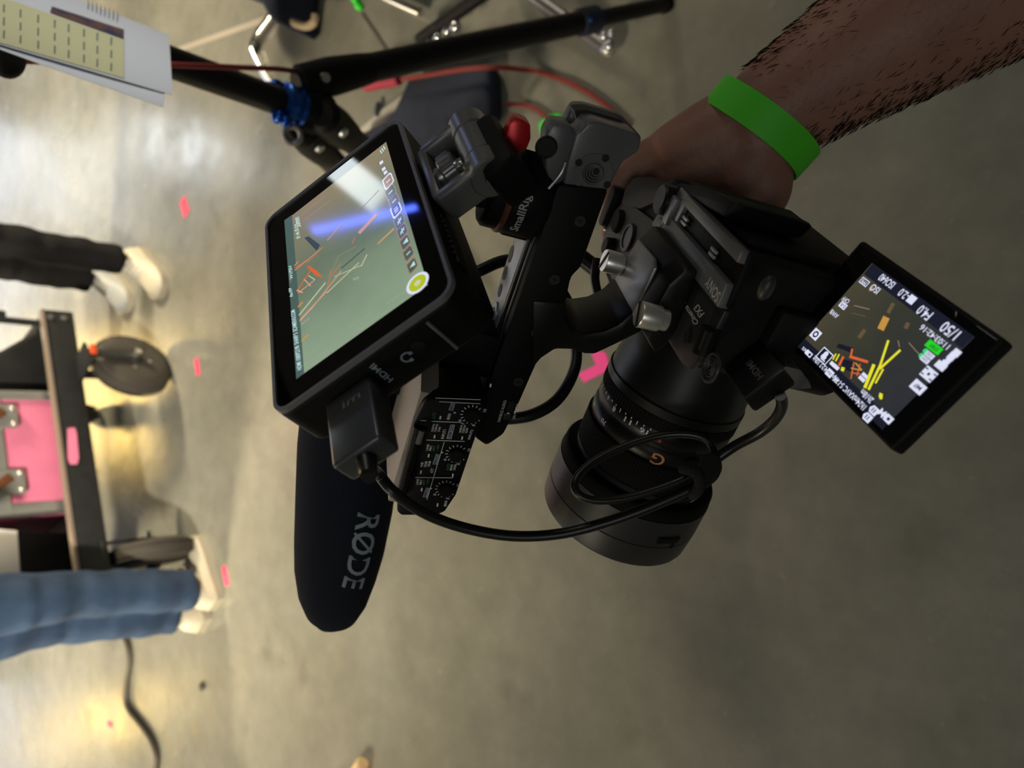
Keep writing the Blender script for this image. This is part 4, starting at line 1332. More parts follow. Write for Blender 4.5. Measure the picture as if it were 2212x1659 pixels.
def spot(name, loc, tgt, power, col, ang, size=.4, blend=1.0):
    L_ = bpy.data.lights.new(name, 'SPOT'); L_.energy = power; L_.color = col; L_.spot_size = math.radians(ang); L_.spot_blend = blend; L_.shadow_soft_size = size
    o_ = bpy.data.objects.new(name, L_); COL.objects.link(o_); o_.location = loc
    o_.rotation_euler = (Vector(tgt) - Vector(loc)).to_track_quat('-Z', 'Y').to_euler()
    return o_


area('overhead_fill', (-9, 4.5, 7), (-.5, 3.6, 0), 2.5, 230, (1, .88, .68))  # added overhead fill lights, set where the floor won't mirror them
area('overhead_fill', (10, 1.0, 7), (1.5, 2.8, 0), 2.5, 100, (1, .93, .82))
area('overhead_fill', (-3.0, -3.5, 7), (-.3, .6, 0), 2.5, 60, (.95, .98, .90))
spot('added_spot', (-2.3, -3.4, 5.0), (-.55, 3.5, .4), 4600, (1, .87, .66), 22, .2)  # added spots: brighten cart and shoes, then warm the floor from both sides
spot('added_spot', (-8, 3.8, 6.5), (-.2, 3.4, 0), 8200, (1, .83, .54), 31, .9)
spot('added_spot', (8.2, 5.2, 6.5), (-.2, 3.6, 0), 9500, (1, .83, .55), 30, 1.0)
w_ = bpy.data.worlds.new('hall_air'); S.world = w_; w_.use_nodes = True
w_.node_tree.nodes['Background'].inputs[0].default_value = (.022, .023, .021, 1)

# joints in the floor slab
def onfloor(px, z=.0): return floor_at(px[0], px[1], z)


def strip(name, pts, wdt, material, label, cat, h=.0015, group=None, kind=None):
    """flat strip following photo points on the floor"""
    P = [onfloor(p) for p in pts]
    b_ = MB(1)
    o0 = P[0].copy()
    L_, R_ = [], []
    for i, p in enumerate(P):
        d = (P[min(i + 1, len(P) - 1)] - P[max(i - 1, 0)]).normalized(); nn = Vector((-d.y, d.x, 0)) * wdt / 2
        L_.append(p + nn - o0); R_.append(p - nn - o0)
    for i in range(len(P) - 1):
        q = [L_[i], L_[i + 1], R_[i + 1], R_[i]]
        lo = [Vector((v.x, v.y, 0.0002)) for v in q]; hi = [Vector((v.x, v.y, h)) for v in q]
        v, f = b_._add(lo + hi, [(0, 1, 2, 3), (4, 5, 6, 7), (0, 1, 5, 4), (1, 2, 6, 5), (2, 3, 7, 6), (3, 0, 4, 7)], 0, False)
    bmesh.ops.remove_doubles(b_.b, verts=b_.b.verts[:], dist=1e-5)
    bmesh.ops.recalc_face_normals(b_.b, faces=b_.b.faces[:])
    o = b_.build(name, material)
    o.location = o0
    if kind: o['kind'] = kind
    else: tag(o, label, cat, group)
    return o


M['joint'] = mat('joint_filler', (.34, .31, .27), .6)
M['jointdark'] = mat('joint_dark', (.07, .06, .055), .7)
strip('trim_1', [(374, 112), (470, 78), (590, 36)], .022, 'joint', '', '', .0012, kind='structure')
strip('trim_2', [(783, 28), (812, 70), (842, 118)], .012, 'jointdark', '', '', .0012, kind='structure')
TG = 'pink tape marks on the floor'
strip('tape_mark', [(394, 430), (404, 464)], .045, 'pinktape', 'small pink tape mark on the floor right of the white spot of light', 'tape', group=TG)
strip('tape_mark', [(424, 774), (429, 810)], .028, 'pinktape', 'pink tape mark on the floor in front of the turned front wheel', 'tape', group=TG)
strip('tape_mark', [(483, 1223), (492, 1264)], .028, 'pinktape', 'pink tape mark on the floor just in front of the cream shoes below the jeans', 'tape', group=TG)
strip('tape_mark', [(233, 1562), (243, 1566)], .022, 'pinktape', 'tiny pink tape scrap on the floor beside the grey cord', 'tape', group=TG)
strip('tape_mark', [(344, 1246), (351, 1250)], .016, 'pinktape', 'tiny pink tape scrap on the floor next to the jeans', 'tape', group=TG)
b = MB(1)
P = [onfloor(p) for p in ((1290, 757), (1309, 761), (1318, 790), (1310, 803), (1262, 826), (1249, 808), (1288, 788), (1278, 764))]
o0 = sum(P, Vector()) / len(P)
b.prism([(p.x - o0.x, p.y - o0.y) for p in P], 2, .0002, .0015)
o = b.build('tape_corner', 'magenta'); o.location = (o0.x, o0.y, 0)
tag(o, 'bright pink tape corner mark on the floor between handle and lens', 'tape')
b = MB(1)
P = [onfloor(p) for p in ((1165, 268), (1188, 247), (1212, 246), (1214, 262), (1185, 290), (1168, 288))]
o0 = sum(P, Vector()) / len(P)
b.prism([(p.x - o0.x, p.y - o0.y) for p in P], 2, .0002, .003)
o = b.build('tape_patch', 'greentape'); o.location = (o0.x, o0.y, 0)
tag(o, 'bright green tape patch holding a red cord to the floor behind the handle', 'tape')
b = MB(1)
p = at(776, 12, 2.0)
b.ell((0, 0, 0), (.013, .012, .014)); b.ell((.016, .004, .008), (.014, .011, .016))
o = b.build('tape_tab', 'greentape'); o.location = p
tag(o, 'bright green tape tab wrapped on a chair leg at the edge', 'tape')
b = MB(1); b.ell((0, 0, .008), (.016, .013, .008)); o = b.build('floor_debris', 'jointdark'); o.location = onfloor((440, 1483))
tag(o, 'small dark crumb lying alone on the floor', 'debris')
b = MB(1)
p, q = onfloor((797, 1643)), onfloor((650, 1868))
b.cyl(Vector((0, 0, .02)), q - p + Vector((0, 0, .021)), .021, .021, 20, ch=.004)
o = b.build('floor_tube', 'ochre'); o.location = p
tag(o, 'blurred ochre tube end on the floor at the edge below the microphone', 'tube')


def cord(name, pts, r, material, label, cat, group=None):
    P = [p if isinstance(p, Vector) else onfloor(p, r) for p in pts]
    o0 = Vector((P[0].x, P[0].y, P[0].z if P[0].z > .05 else 0))
    b_ = MB(1); b_.tube([p - o0 for p in P], r, 10, sub=8)
    o = b_.build(name, material); o.location = o0
    return tag(o, label, cat, group)


cord('power_cable', [(240, 1330), (262, 1365), (276, 1395), (280, 1430), (274, 1470), (272, 1510), (280, 1535), (300, 1560), (322, 1590), (336, 1622), (338, 1650), (326, 1690), (296, 1740), (270, 1800), (262, 1880), (275, 1960)], .011, 'cord', 'grey brown cord winding over the floor away from the jeans', 'cord')

# ================================================================== CART
cp0 = Vector((-.05, 2.95, 0))
CART = Frame(cp0, (.894, .447, 0), (-.447, .894, 0), (0, 0, 1))
cart = thing('equipment_cart', 'black framed equipment cart on pneumatic wheels carrying a pink case', 'cart', CART)
def cu_(x, y, v=0.): return CART.U(x, y, 1, v, 1)
q = [cu_(121, 672), cu_(172, 672), cu_(232, 1266), cu_(150, 1266)]
zt_, zb_ = (q[0].z + q[3].z) / 2, (q[1].z + q[2].z) / 2
xr, xl = (q[0].x + q[1].x) / 2, (q[2].x + q[3].x) / 2
b = MB(1)
b.box(((xl + xr) / 2, .02, (zt_ + zb_) / 2), (xr - xl, .04, zt_ - zb_), .006)
b.build('front_beam', 'cartblk', cart)
b = MB(1)
for x in (xl + .02, xr - .02): b.box((x, .4, (zt_ + zb_) / 2), (.04, .72, zt_ - zb_), .006)
b.box(((xl + xr) / 2, .78, (zt_ + zb_) / 2), (xr - xl, .04, zt_ - zb_), .006)
b.build('side_rails', 'cartblk', cart)
b = MB(1); b.box(((xl + xr) / 2, .4, zt_ - .05), (xr - xl - .08, .74, .02)); b.build('deck', 'cartblk', cart)
b = MB(1); b.box(((xl + xr) / 2 , .012, zt_ + .006), (xr - xl, .03, .012), .002); b.build('deck_edge', mat('worn_edge', (.20, .16, .13), .5), cart, label='worn brown edge strip')
for (x, y) in ((xr - .03, .02), (xl + .03, .02)):
    for k in range(2):
        b = MB(1); b.cyl((x, .001, zb_ + .08 - .045 * k), (x, -.004, zb_ + .08 - .045 * k), .011, .009, 16); b.build('bolt', 'gunmetal', cart)
b = MB(1); b.cyl((xr - .045, .03, zt_), (xr - .03, .03, zt_ + .75), .012, .012, 14); b.cyl((xr - .03, .03, zt_ + .12), (xr - .03, .03, zt_ + .34), .022, .022, 14); b.build('upright_post', 'cartblk', cart)
b = MB(1)
t_ = [cu_(*p, -.002) for p in ((146, 926), (161, 924), (165, 935), (170, 990), (166, 1003), (152, 1003), (147, 990))]
b.prism([(p.x, p.z) for p in t_], 1, -.0035, -.0005, 0); b.build('tape_strip', 'pinkcase', cart, label='pink tape strip')


def wheel(c, axis, R_=.142, w=.085, vis=True, xtra=0):
    c = Vector(c); axis = Vector(axis).normalized()
    b_ = MB(1)
    b_.lathe(c - axis * w / 2, axis, [(0, R_ * .62), (.004, R_ * .78), (.012, R_ * .9), (.026, R_ * .985), (w / 2, R_), (w - .026, R_ * .985), (w - .012, R_ * .9), (w - .004, R_ * .78), (w, R_ * .62)], 48)
    for k in range(4): b_.ring(c + axis * (-.021 + .014 * k), axis, R_ * .995, .0028, 48, 6)
    t = b_.build('wheel', 'tyre', cart)
    b_ = MB(1)
    b_.lathe(c - axis * (w / 2 - .004), axis, [(0, .02), (0, R_ * .64), (.006, R_ * .6), (w - .014, R_ * .6), (w - .008, R_ * .64), (w - .008, .02)], 40)
    for s_ in (-1, 1): b_.cyl(c + axis * s_ * (w / 2 - .012), c + axis * s_ * (w / 2 + .012), .028, .022, 20)
    b_.build('hub', 'cartblk', t)
    e1_ = axis.orthogonal().normalized(); e2_ = axis.cross(e1_)
    for s_ in (-1, 1):
        b_ = MB(1); b_.cyl(c + axis * s_ * (w / 2 + .010), c + axis * s_ * (w / 2 + .036), .014, .012, 14); b_.build('axle_nut', 'chrome', t)
    for k in range(4):
        a = 2 * PI * k / 4 + .5
        p_ = c + (e1_ * math.cos(a) + e2_ * math.sin(a)) * .05
        b_ = MB(1); b_.cyl(p_ - axis * (w / 2 + .002), p_ + axis * (w / 2 + .002), .008, .008, 12); b_.build('hub_bolt', 'gunmetal', t)
    if vis:
        b_ = MB(1)
        top_ = c + Vector((0, 0, R_ + .03)) + Vector((e1_.x * 0, 0, 0))
        for s_ in (-1, 1):
            pa_ = c + axis * s_ * (w / 2 + .012)
            b_.box((pa_ + top_ + axis * s_ * (w / 2 + .012)) / 2, (.04, .006, R_ + .04), .002, axes=(axis.cross(Vector((0, 0, 1))), axis, Vector((0, 0, 1))))
        b_.box(top_ + Vector((0, 0, .005)), (.09, w + .04, .014), .003, axes=(axis.cross(Vector((0, 0, 1))), axis, Vector((0, 0, 1))))
        b_.cyl(top_, (top_.x, top_.y, zb_ + .01), .03, .035, 20)
        b_.build('caster_fork', 'cartblk', cart)
        b_ = MB(1); b_.box(top_ + axis * (w / 2 + .03) + Vector((0, 0, -.01)), (.035, .012, .02), .002); b_.build('brake_tab', 'orange', cart, label='orange brake tab')
    return t


wp = CART.R.transposed() @ (onfloor((374, 782)) - cp0)
wheel((wp.x + .0, wp.y + .05, .135), CART.R.transposed() @ Vector((.72, -.69, 0)), .138)
wp2 = CART.R.transposed() @ (onfloor((432, 1172)) - cp0)
wheel((wp2.x, wp2.y + .07, .142), (CART.R.transposed() @ Vector((.93, .36, 0))))
wheel((xl + .12, .66, .142), (1, .2, 0), vis=False); wheel((xr - .14, .66, .142), (1, -.2, 0), vis=False)

# pink flight case on the deck
zd = zt_ - .04
a_, d_ = cu_(140, 852, .05), cu_(148, 1096, .05)
cx0, cx1 = d_.x, a_.x
CASE = Frame(CART.w((0, .05, zd), 1), CART.x, CART.y, CART.z)
case = thing('flight_case', 'pink flight case with aluminium edges and butterfly latches riding on the cart', 'case', CASE)
b = MB(1); b.box(((cx0 + cx1) / 2, .25, .21), (cx1 - cx0 - .01, .5, .42), .004); b.build('lower_shell', 'pinkcase', case)
b = MB(1); b.box(((cx0 + cx1) / 2, .25, .52), (cx1 - cx0 - .01, .5, .14), .004); b.build('lid', 'pinkcase', case)
for x in (cx0 + .008, cx1 - .008):
    b = MB(1); b.box((x, -.001, .30), (.034, .008, .60), .002); b.box((x, .03, .30), (.02, .06, .60), .002); b.build('corner_edging', 'alu', case)
lx = [cu_(20, 900, .04), cu_(35, 1042, .04)]
hz_ = sum(p.z for p in lx) / 2 - zd
b = MB(1); b.box(((cx0 + cx1) / 2, -.003, hz_ + .045), (cx1 - cx0, .012, .05), .003); b.build('lid_edging', 'alu', case)
for p in lx:
    b = MB(1); b.prism(rrect(p.x, hz_ + .03, .085, .11, .012), 1, -.016, -.006, .003)
    lt = b.build('butterfly_latch', 'alu', case)
    b = MB(1); b.box((p.x, -.019, hz_ + .04), (.03, .008, .06), .003, axes=(Vector((.8, 0, .6)), Vector((0, 1, 0)), Vector((-.6, 0, .8)))); b.build('latch_wing', 'brass', lt)
    for sx in (-1, 1):
        b = MB(1); b.ell((p.x + sx * .028, -.017, hz_ - .01), .008); b.build('rivet', 'chrome', lt)

# dark cases and white box on the deck
def deckbox(name, quad, dep, y0, material, label, cat, bev=.006):
    P = [cu_(*p, y0) for p in quad]
    base_ = Vector((sum(p.x for p in P) / len(P), y0, zd))
    F_ = Frame(CART.w(base_, 1), CART.x, CART.y, CART.z)
    b_ = MB(1); b_.prism([(p.x - base_.x, max(p.z - zd, 0)) for p in P], 1, 0, dep, bev)
    o = b_.build(name, material, frame=F_)
    return tag(o, label, cat)


M['bagblk'] = mat('black_nylon', (.008, .009, .011), .7, noise=.3, nscale=15, bump=.4, bscale=80)
deckbox('equipment_bag', [(132, 712), (84, 706), (62, 722), (0, 757), (-120, 770), (-120, 848), (132, 848)], .45, .10, 'bagblk', 'black soft bag with slanted top on the cart right of the pink case', 'bag', .02)
deckbox('storage_bin', [(150, 1150), (-80, 1142), (-80, 1262), (158, 1262)], .35, .14, 'bagblk', 'black storage bin on the cart between pink case and jeans', 'bin', .008)
deckbox('carton', [(38, 1146), (-140, 1130), (-140, 1268), (46, 1264)], .08, .045, 'canvas', 'plain white carton hung in front of the black storage bin', 'box', .003)

# ================================================================== PEOPLE
def ringpts(c, rx, ry, n=22, ax=(1, 0, 0), ay=(0, 1, 0), wob=0., sd=0):
    rg_ = random.Random(sd)
    ph = rg_.random() * 6
    return [Vector(c) + Vector(ax) * (rx * math.cos(2 * PI * i / n) * (1 + wob * math.sin(3 * 2 * PI * i / n + ph))) + Vector(ay) * (ry * math.sin(2 * PI * i / n) * (1 + wob * math.sin(2 * 2 * PI * i / n + ph))) for i in range(n)]


def shoe(parent, heel, d, L_=.285, wd=.098, mu='shoe', lift=0):
    heel = Vector(heel); L_ = max(.25, min(.31, Vector((d[0], d[1], 0)).length * 1.04)); wd = .116; d = Vector((d[0], d[1], 0)).normalized(); s_ = Vector((-d.y, d.x, 0))
    prof_ = [(-.0, .55, .02, .055), (.06, .72, .02, .085), (.18, .8, .018, .10), (.34, .78, .016, .088), (.52, .90, .016, .070), (.70, 1.0, .016, .056), (.85, .93, .016, .047), (.95, .68, .018, .04), (1.0, .3, .022, .030)]
    rows_, rows2 = [], []
    for t, w_, z0, z1 in prof_:
        c_ = heel + d * (t * L_); hw = wd / 2 * w_
        pts_ = []
        for i in range(16):
            a = PI * i / 15
            x = hw * math.cos(a) ; z = z0 + (z1 - z0) * math.sin(a) ** .75
            pts_.append(c_ + s_ * x * (1 - .12 * math.sin(a)) + Vector((0, 0, z)))
        rows_.append(pts_)
        hw2 = hw + .006
        rows2.append([c_ + s_ * hw2 * sx + Vector((0, 0, z)) for sx, z in ((1, .0), (1, .026), (-1, .026), (-1, .0))])
    b_ = MB(1); b_.loft(rows_); sh = b_.build('shoe', mu, parent, angle=70)
    b_ = MB(1); b_.loft(rows2); b_.build('sole', 'sole', sh, angle=50)
    b_ = MB(1)
    for k in range(4):
        t = .36 + .07 * k
        c_ = heel + d * (t * L_) + Vector((0, 0, .093 - .008 * k))
        b_.tube([c_ - s_ * .024 - Vector((0, 0, .008)), c_ + Vector((0, 0, .002)), c_ + s_ * .024 - Vector((0, 0, .008))], .003, 8)
    b_.build('laces', 'canvas' if mu == 'shoe' else 'sole', sh)
    return sh


def person(label, P1, d1, P2, d2, hipshift, fwd, pants, shoes, h=1.74, rad=1.0, gap=.085, seed=1, cuffs=(.085, .10)):
    base_ = (Vector(P1) + Vector(P2)) / 2
    pr_ = thing('person', label, 'person', loc=(base_.x, base_.y, 0))
    o0 = Vector((base_.x, base_.y, 0))
    fwd = Vector((fwd[0], fwd[1], 0)).normalized(); sd_ = Vector((-fwd.y, fwd.x, 0))
    hip = Vector((hipshift[0], hipshift[1], .50 * h))
    b_ = MB(1)
    rg_ = random.Random(seed)
    for idx, (Pq, dq) in enumerate(((P1, d1), (P2, d2))):
        dq = Vector((dq[0], dq[1], 0)).normalized()
        an = Vector(Pq) - o0 + dq * .075
        an.z = cuffs[idx]
        sgn = 1 if (Vector(Pq) - o0).dot(sd_) > 0 else -1
        hp = hip + sd_ * gap * sgn
        kn = an.lerp(hp, .49) + fwd * .03
        rows_ = []
        K = 26
        for i in range(K + 1):
            t = i / K
            c_ = an.lerp(kn, t / .49) if t < .49 else kn.lerp(hp, (t - .49) / .51)
            r_ = (.066 * (1 - t / .49) + .070 * (t / .49) if t < .49 else .070 + (.098 - .070) * (t - .49) / .51) * rad
            r_ *= 1 + .035 * math.sin(i * 1.9 + idx) * (1 if t < .7 else .3)
            c_ = c_ + Vector((rg_.uniform(-.004, .004), rg_.uniform(-.004, .004), 0))
            rows_.append(ringpts(c_, r_, r_ * 1.08, 24, sd_, fwd, .03, seed * 50 + i // 3 + idx * 9))
        b_.loft(rows_)
    rows_ = []
    for z, rx, ry in ((-.06, .15, .11), (.0, .175, .125), (.06, .175, .125), (.13, .165, .115)):
        rows_.append(ringpts(hip + Vector((0, 0, z)), rx, ry, 28, sd_, fwd))
    b_.loft(rows_)
    remeshed(b_, 'trousers', pants, pr_, .012, 3)
    for Pq, dq, sm_ in ((P1, d1, shoes[0]), (P2, d2, shoes[1])):
        shoe(pr_, Vector(Pq) - o0, dq, mu=sm_)
    # upper body: one continuous figure
    b_ = MB(1)
    top_ = hip
    rows_ = []
    for z, rx, ry in ((.10, .155, .105), (.20, .15, .10), (.32, .165, .11), (.44, .185, .115), (.52, .17, .10), (.56, .09, .075), (.60, .058, .058), (.64, .055, .058)):
        rows_.append(ringpts(top_ + Vector((0, 0, z)), rx, ry, 24, sd_, fwd))
    b_.loft(rows_)
    hd_ = top_ + Vector((0, 0, .745)) + fwd * .02
    b_.ell(hd_, (.075, .095, .115), (sd_, fwd, Vector((0, 0, 1)))); b_.ell(hd_ + fwd * .097 - Vector((0, 0, .012)), (.013, .016, .02)); b_.ell(hd_ + fwd * .07 - Vector((0, 0, .08)), (.03, .025, .02))
    for s_ in (-1, 1):
        b_.ell(hd_ + sd_ * s_ * .077 - Vector((0, 0, .01)), (.012, .02, .03))
        sh_ = top_ + Vector((0, 0, .49)) + sd_ * s_ * .19
        el_ = sh_ + Vector((0, 0, -.29)) + sd_ * s_ * .04
        ha_ = el_ + Vector((0, 0, -.22)) + fwd * .10
        b_.tube([sh_, el_, ha_], .04, 14, rs=[.052, .042, .03]); 
        for k_ in range(4):
            o_ = fwd * (.012 * k_ - .018)
            b_.tube([ha_ + o_ * .6, ha_ + o_ + Vector((0, 0, -.06)), ha_ + o_ * 1.1 + Vector((0, 0, -.105 + .012 * abs(k_ - 1.4))) - sd_ * s_ * .015], .009, 8)
        b_.tube([ha_, ha_ + fwd * .035 + Vector((0, 0, -.03)), ha_ + fwd * .04 + Vector((0, 0, -.07))], .01, 8)
    remeshed(b_, 'body', 'skin', pr_, .011, 3)
    b_ = MB(1)
    rows_ = []
    for z, rx, ry in ((.02, .185, .135), (.12, .175, .125), (.22, .168, .118), (.34, .182, .128), (.45, .205, .135), (.53, .185, .118), (.575, .10, .09)):
        rows_.append(ringpts(top_ + Vector((0, 0, z)), rx, ry, 24, sd_, fwd))
    b_.loft(rows_)
    for s_ in (-1, 1):
        sh_ = top_ + Vector((0, 0, .49)) + sd_ * s_ * .18
        b_.tube([sh_, sh_ + Vector((0, 0, -.12)) + sd_ * s_ * .03, sh_ + Vector((0, 0, -.22)) + sd_ * s_ * .035], .06, 16, rs=[.066, .064, .062])
    remeshed(b_, 'shirt', 'shirt', pr_, .011, 3)
    b_ = MB(1)
    b_.ell(hd_ + Vector((0, 0, .03)) - fwd * .015, (.084, .096, .098), (sd_, fwd, Vector((0, 0, 1)))); b_.build('hair', 'hair', pr_)
    return pr_


h1, t1 = onfloor((474, 1306)), onfloor((424, 1168))
h2, t2 = onfloor((448, 1352)), onfloor((408, 1260))
dj = (t1 - h1)
person('person in blue jeans and cream sneakers standing at the end of the cart', h1, dj, h2, t2 - h2, (.10, .06), dj, 'denim', ('shoe', 'shoe'), rad=1.0, seed=2, cuffs=(.075, .10))
h1, t1 = onfloor((302, 552)), onfloor((358, 628))
h2, t2 = onfloor((232, 592)), onfloor((284, 660))
person('person in black trousers with cream shoes, one tinted grey as shade, standing behind the cart', h1, t1 - h1, h2, t2 - h2, (.04, .12), t1 - h1, 'blkpants', ('shoe', 'shoe2'), rad=.86, gap=.05, seed=5, cuffs=(.10, .10))

# ================================================================== TRIPOD
hub = at(640, 232, 1.15)
tri = thing('tripod', 'black tripod with a shiny blue collar standing behind the monitor', 'tripod', loc=(hub.x, hub.y, 0))
T0 = Vector((hub.x, hub.y, 0))
hz = hub - T0
UPZ = Vector((0, 0, 1))
b = MB(1); b.cyl(hz + UPZ * .02, hz + UPZ * .95, .0205, .0205, 28); b.build('center_column', 'carbon', tri)
b = MB(1)
b.lathe(hz - UPZ * .006, UPZ, [(0, .024), (0, .029), (.008, .0305), (.012, .028), (.018, .028), (.022, .030), (.03, .030), (.034, .0225)], 36)
b.ell(at(597, 187, 1.13) - T0, .011); b.ell(at(600, 250, 1.12) - T0, (.012, .012, .009)); b.ell(at(618, 262, 1.12) - T0, .009)
b.build('collar', 'blueano', tri, label='shiny blue collar ring')
b = MB(1)
b.lathe(hz - UPZ * .06, UPZ, [(0, .026), (.01, .034), (.035, .036), (.054, .03)], 32)
for px in ((684, 172), (712, 258), (668, 285)):
    p = at(*px, 1.17) - T0
    b.tube([hz - UPZ * .03, (hz - UPZ * .03) * .4 + p * .6, p], .02, 12)
b.build('hub', 'black', tri)
legs = [((684, 172, 1.17), (1440, 8)), ((712, 262, 1.18), (960, 470)), ((664, 292, 1.2), (880, 520))]
for k, (h_, f_) in enumerate(legs):
    p = at(*h_) - T0; q = floor_at(*f_, .008) - T0
    d = (q - p).normalized()
    b = MB(1)
    b.cyl(p + d * .06, p + d * .02 + (q - p) * .66, .0225, .0215, 26); b.cyl(p + (q - p) * .66, q - d * .01, .0165, .0155, 22)
    lg = b.build('leg', 'carbon', tri)
    b = MB(1); b.lathe(p - d * .035, d, [(0, .018), (.008, .027), (.06, .029), (.11, .0255), (.13, .023)], 24); b.build('leg_hinge', 'black', lg)
    b = MB(1); c_ = p + (q - p) * .68; b.lathe(c_, d, [(0, .02), (.006, .0255), (.05, .0255), (.058, .018)], 24); lk = b.build('leg_lock', 'navy', lg)
    nv = ((C - (T0 + c_)) - d * (C - (T0 + c_)).dot(d)).normalized()
    b = MB(1); b.ell(c_ + d * .012 + nv * .025, .0045); b.build('lock_dot', 'blueano', lg)
    b = MB(1); b.lathe(q - d * .015, d, [(0, .016), (.002, .0185), (.018, .0175)], 20); b.build('rubber_foot', 'blackrub', lg)
    nv = ((C - (T0 + p)) - d * (C - (T0 + p)).dot(d)).normalized()
    b = MB(1); b.cyl(p + nv * .024, p + nv * .032, .009, .007, 18); b.build('hinge_bolt', 'chrome' if k == 0 else 'alu', lg)
b = MB(1); b.ring(at(632, 292, 1.14) - T0, ray(632, 292), .012, .004); b.build('hook_ring', 'gunmetal', tri)

# ================================================================== PAPERS
pc = [at(373, 205, .74), at(365, 75, .88), at(-80, -98, .76), at(-80, 72, .62)]
ux_ = (pc[3] - pc[0]); uy_ = (pc[1] - pc[0])
exx = ux_.normalized(); nn_ = exx.cross(uy_).normalized(); eyy = nn_.cross(exx)
if nn_.dot(C - pc[0]) < 0: nn_ = -nn_
PF = Frame(pc[0], exx, eyy, exx.cross(eyy))
sg = 1 if PF.z.dot(C - pc[0]) > 0 else -1
PL = [PF.loc(p, 1) for p in pc]
def sheet(name, pts, bend, material, z0, label):
    b_ = MB(1)
    n_ = 12
    lo, hi = [], []
    for i in range(n_ + 1):
        t = i / n_
        a_, c__ = Vector(pts[0]).lerp(Vector(pts[3]), t), Vector(pts[1]).lerp(Vector(pts[2]), t)
        for p_, lst in ((a_, lo), (c__, hi)):
            lst.append(Vector((p_.x, p_.y, z0 + bend * (t - t * t) * 4)))
    rows_ = [[lo[i], hi[i], hi[i] + Vector((0, 0, -.0004 * sg)), lo[i] + Vector((0, 0, -.0004 * sg))] for i in range(n_ + 1)]
    b_.loft(rows_)
    o = b_.build(name, material, frame=PF, angle=30)
    return tag(o, label, 'paper')


pm_ = (pc[0] + pc[1]) / 2 * .6 + (pc[2] + pc[3]) / 2 * .4
spot('paper_fill', pm_ + nn_ * 3.0 + Vector((-.2, 0, 1.8)), pm_, 270, (.95, .97, 1), 8.5, .1)  # added light, brightens the hung sheets
M['sheetgreen'] = mat('green_print_block', (.66, .64, .36), .75)
M['photostrip'] = mat('printed_photo', (.20, .09, .05), .7, alt=(.04, .045, .09), nscale=60)
M['inkgrey'] = mat('grey_ink', (.24, .25, .20), .7)
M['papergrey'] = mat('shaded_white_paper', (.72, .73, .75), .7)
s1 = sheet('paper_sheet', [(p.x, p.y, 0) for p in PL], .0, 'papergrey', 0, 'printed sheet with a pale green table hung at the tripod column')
def pp_(x, y): 
    p = PF.U(x, y, 2, .0006 * sg, 1); return (p.x, p.y, .0006 * sg)
b = MB(1); b.poly([pp_(*p) for p in ((268, 86), (268, 169), (-70, 72), (-70, -20), (28, 2))]); b.build('table_print', 'sheetgreen', s1)
b = MB(1); b.poly([(*pp_(*p)[:2], .0008 * sg) for p in ((267, 64), (267, 84), (108, 27), (112, 14))]); b.build('photo_strip', 'photostrip', s1)
b = MB(1)
for x in (8, 44, 82, 118, 148, 181, 210, 240):
    for k, off in ((0, -14), (1, 14), (2, 42)):
        yc_ = 10 + .305 * x + 20 + off
        y0_ = 2 + .33 * x * .9
        if yc_ < .33 * x - 4 or yc_ > 92 + .285 * x - 6: continue
        q_ = [(x - 1.6, yc_ - 9), (x + 2.2, yc_ - 8), (x + 1.6, yc_ + 9), (x - 2.2, yc_ + 8)]
        b.poly([(*pp_(*p)[:2], .0009 * sg) for p in q_])
for x0 in range(190, 262, 9):
    b.poly([(*pp_(*p)[:2], .0008 * sg) for p in ((x0, -18 + .42 * (x0 - 150)), (x0 + 2, -17 + .42 * (x0 - 150)), (x0 + 1, 4 + .42 * (x0 - 150)), (x0 - 1, 3 + .42 * (x0 - 150)))])
tk = b.build('print_marks', 'inkgrey', s1); tk['kind'] = 'stuff'
q = [PF.U(*p, 2, -.0018 * sg, 1) for p in ((354, 231), (362, 110), (-80, -70), (-80, 76))]
sheet('paper_sheet', [(p.x, p.y, 0) for p in q], -.001 * sg, 'paper', -.0018 * sg, 'blank back sheet peeking out below the printed sheet with the green table')
b = MB(1)
cl = at(14, 122, .70)
b.ell((0, 0, 0), (.02, .012, .016)); b.tube([Vector((0, 0, 0)), Vector((.0, .03, .01)), Vector((.0, .07, .03))], .008, 10)
o = b.build('spring_clamp', 'black'); o.location = cl
tag(o, 'black spring clamp gripping the lower edge of the hung papers', 'clamp')

# ================================================================== CORDS AND BAGS AT THE TOP
cord('red_cable', [at(-60, 128, .74), at(40, 131, .80), at(200, 134, .88), at(375, 140, .925), at(520, 146, 1.02), at(600, 149, 1.09), at(650, 156, 1.16)], .0038, 'redcord', 'thin dark red cable running across the tripod column', 'cable')
def lifted(px, z): return floor_at(px[0], px[1], z)
cord('red_cable', [lifted((868, 171), .09), lifted((930, 161), .09), lifted((1000, 150), .085), lifted((1060, 146), .08), lifted((1110, 148), .04), lifted((1170, 157), .008), lifted((1240, 183), .007), lifted((1300, 220), .007), lifted((1360, 275), .007)], .0062, 'redcord', 'red cable curving over the navy sandbag and onto the floor', 'cable')
cord('red_cable', [lifted((1090, 226), .03), lifted((1125, 226), .007), lifted((1155, 234), .007), lifted((1180, 252), .007), lifted((1195, 268), .006)], .0055, 'redcord', 'short red cable leading under the bright green tape patch', 'cable')
p, q = lifted((790, 183), .07), lifted((862, 172), .08)
b = MB(1); b.cyl(Vector((0, 0, 0)), q - p, .019, .015, 18, ch=.004)
o = b.build('cable_tag', 'redtag'); o.location = p
tag(o, 'crimson sleeve on the red cable under the tripod leg', 'cable sleeve')


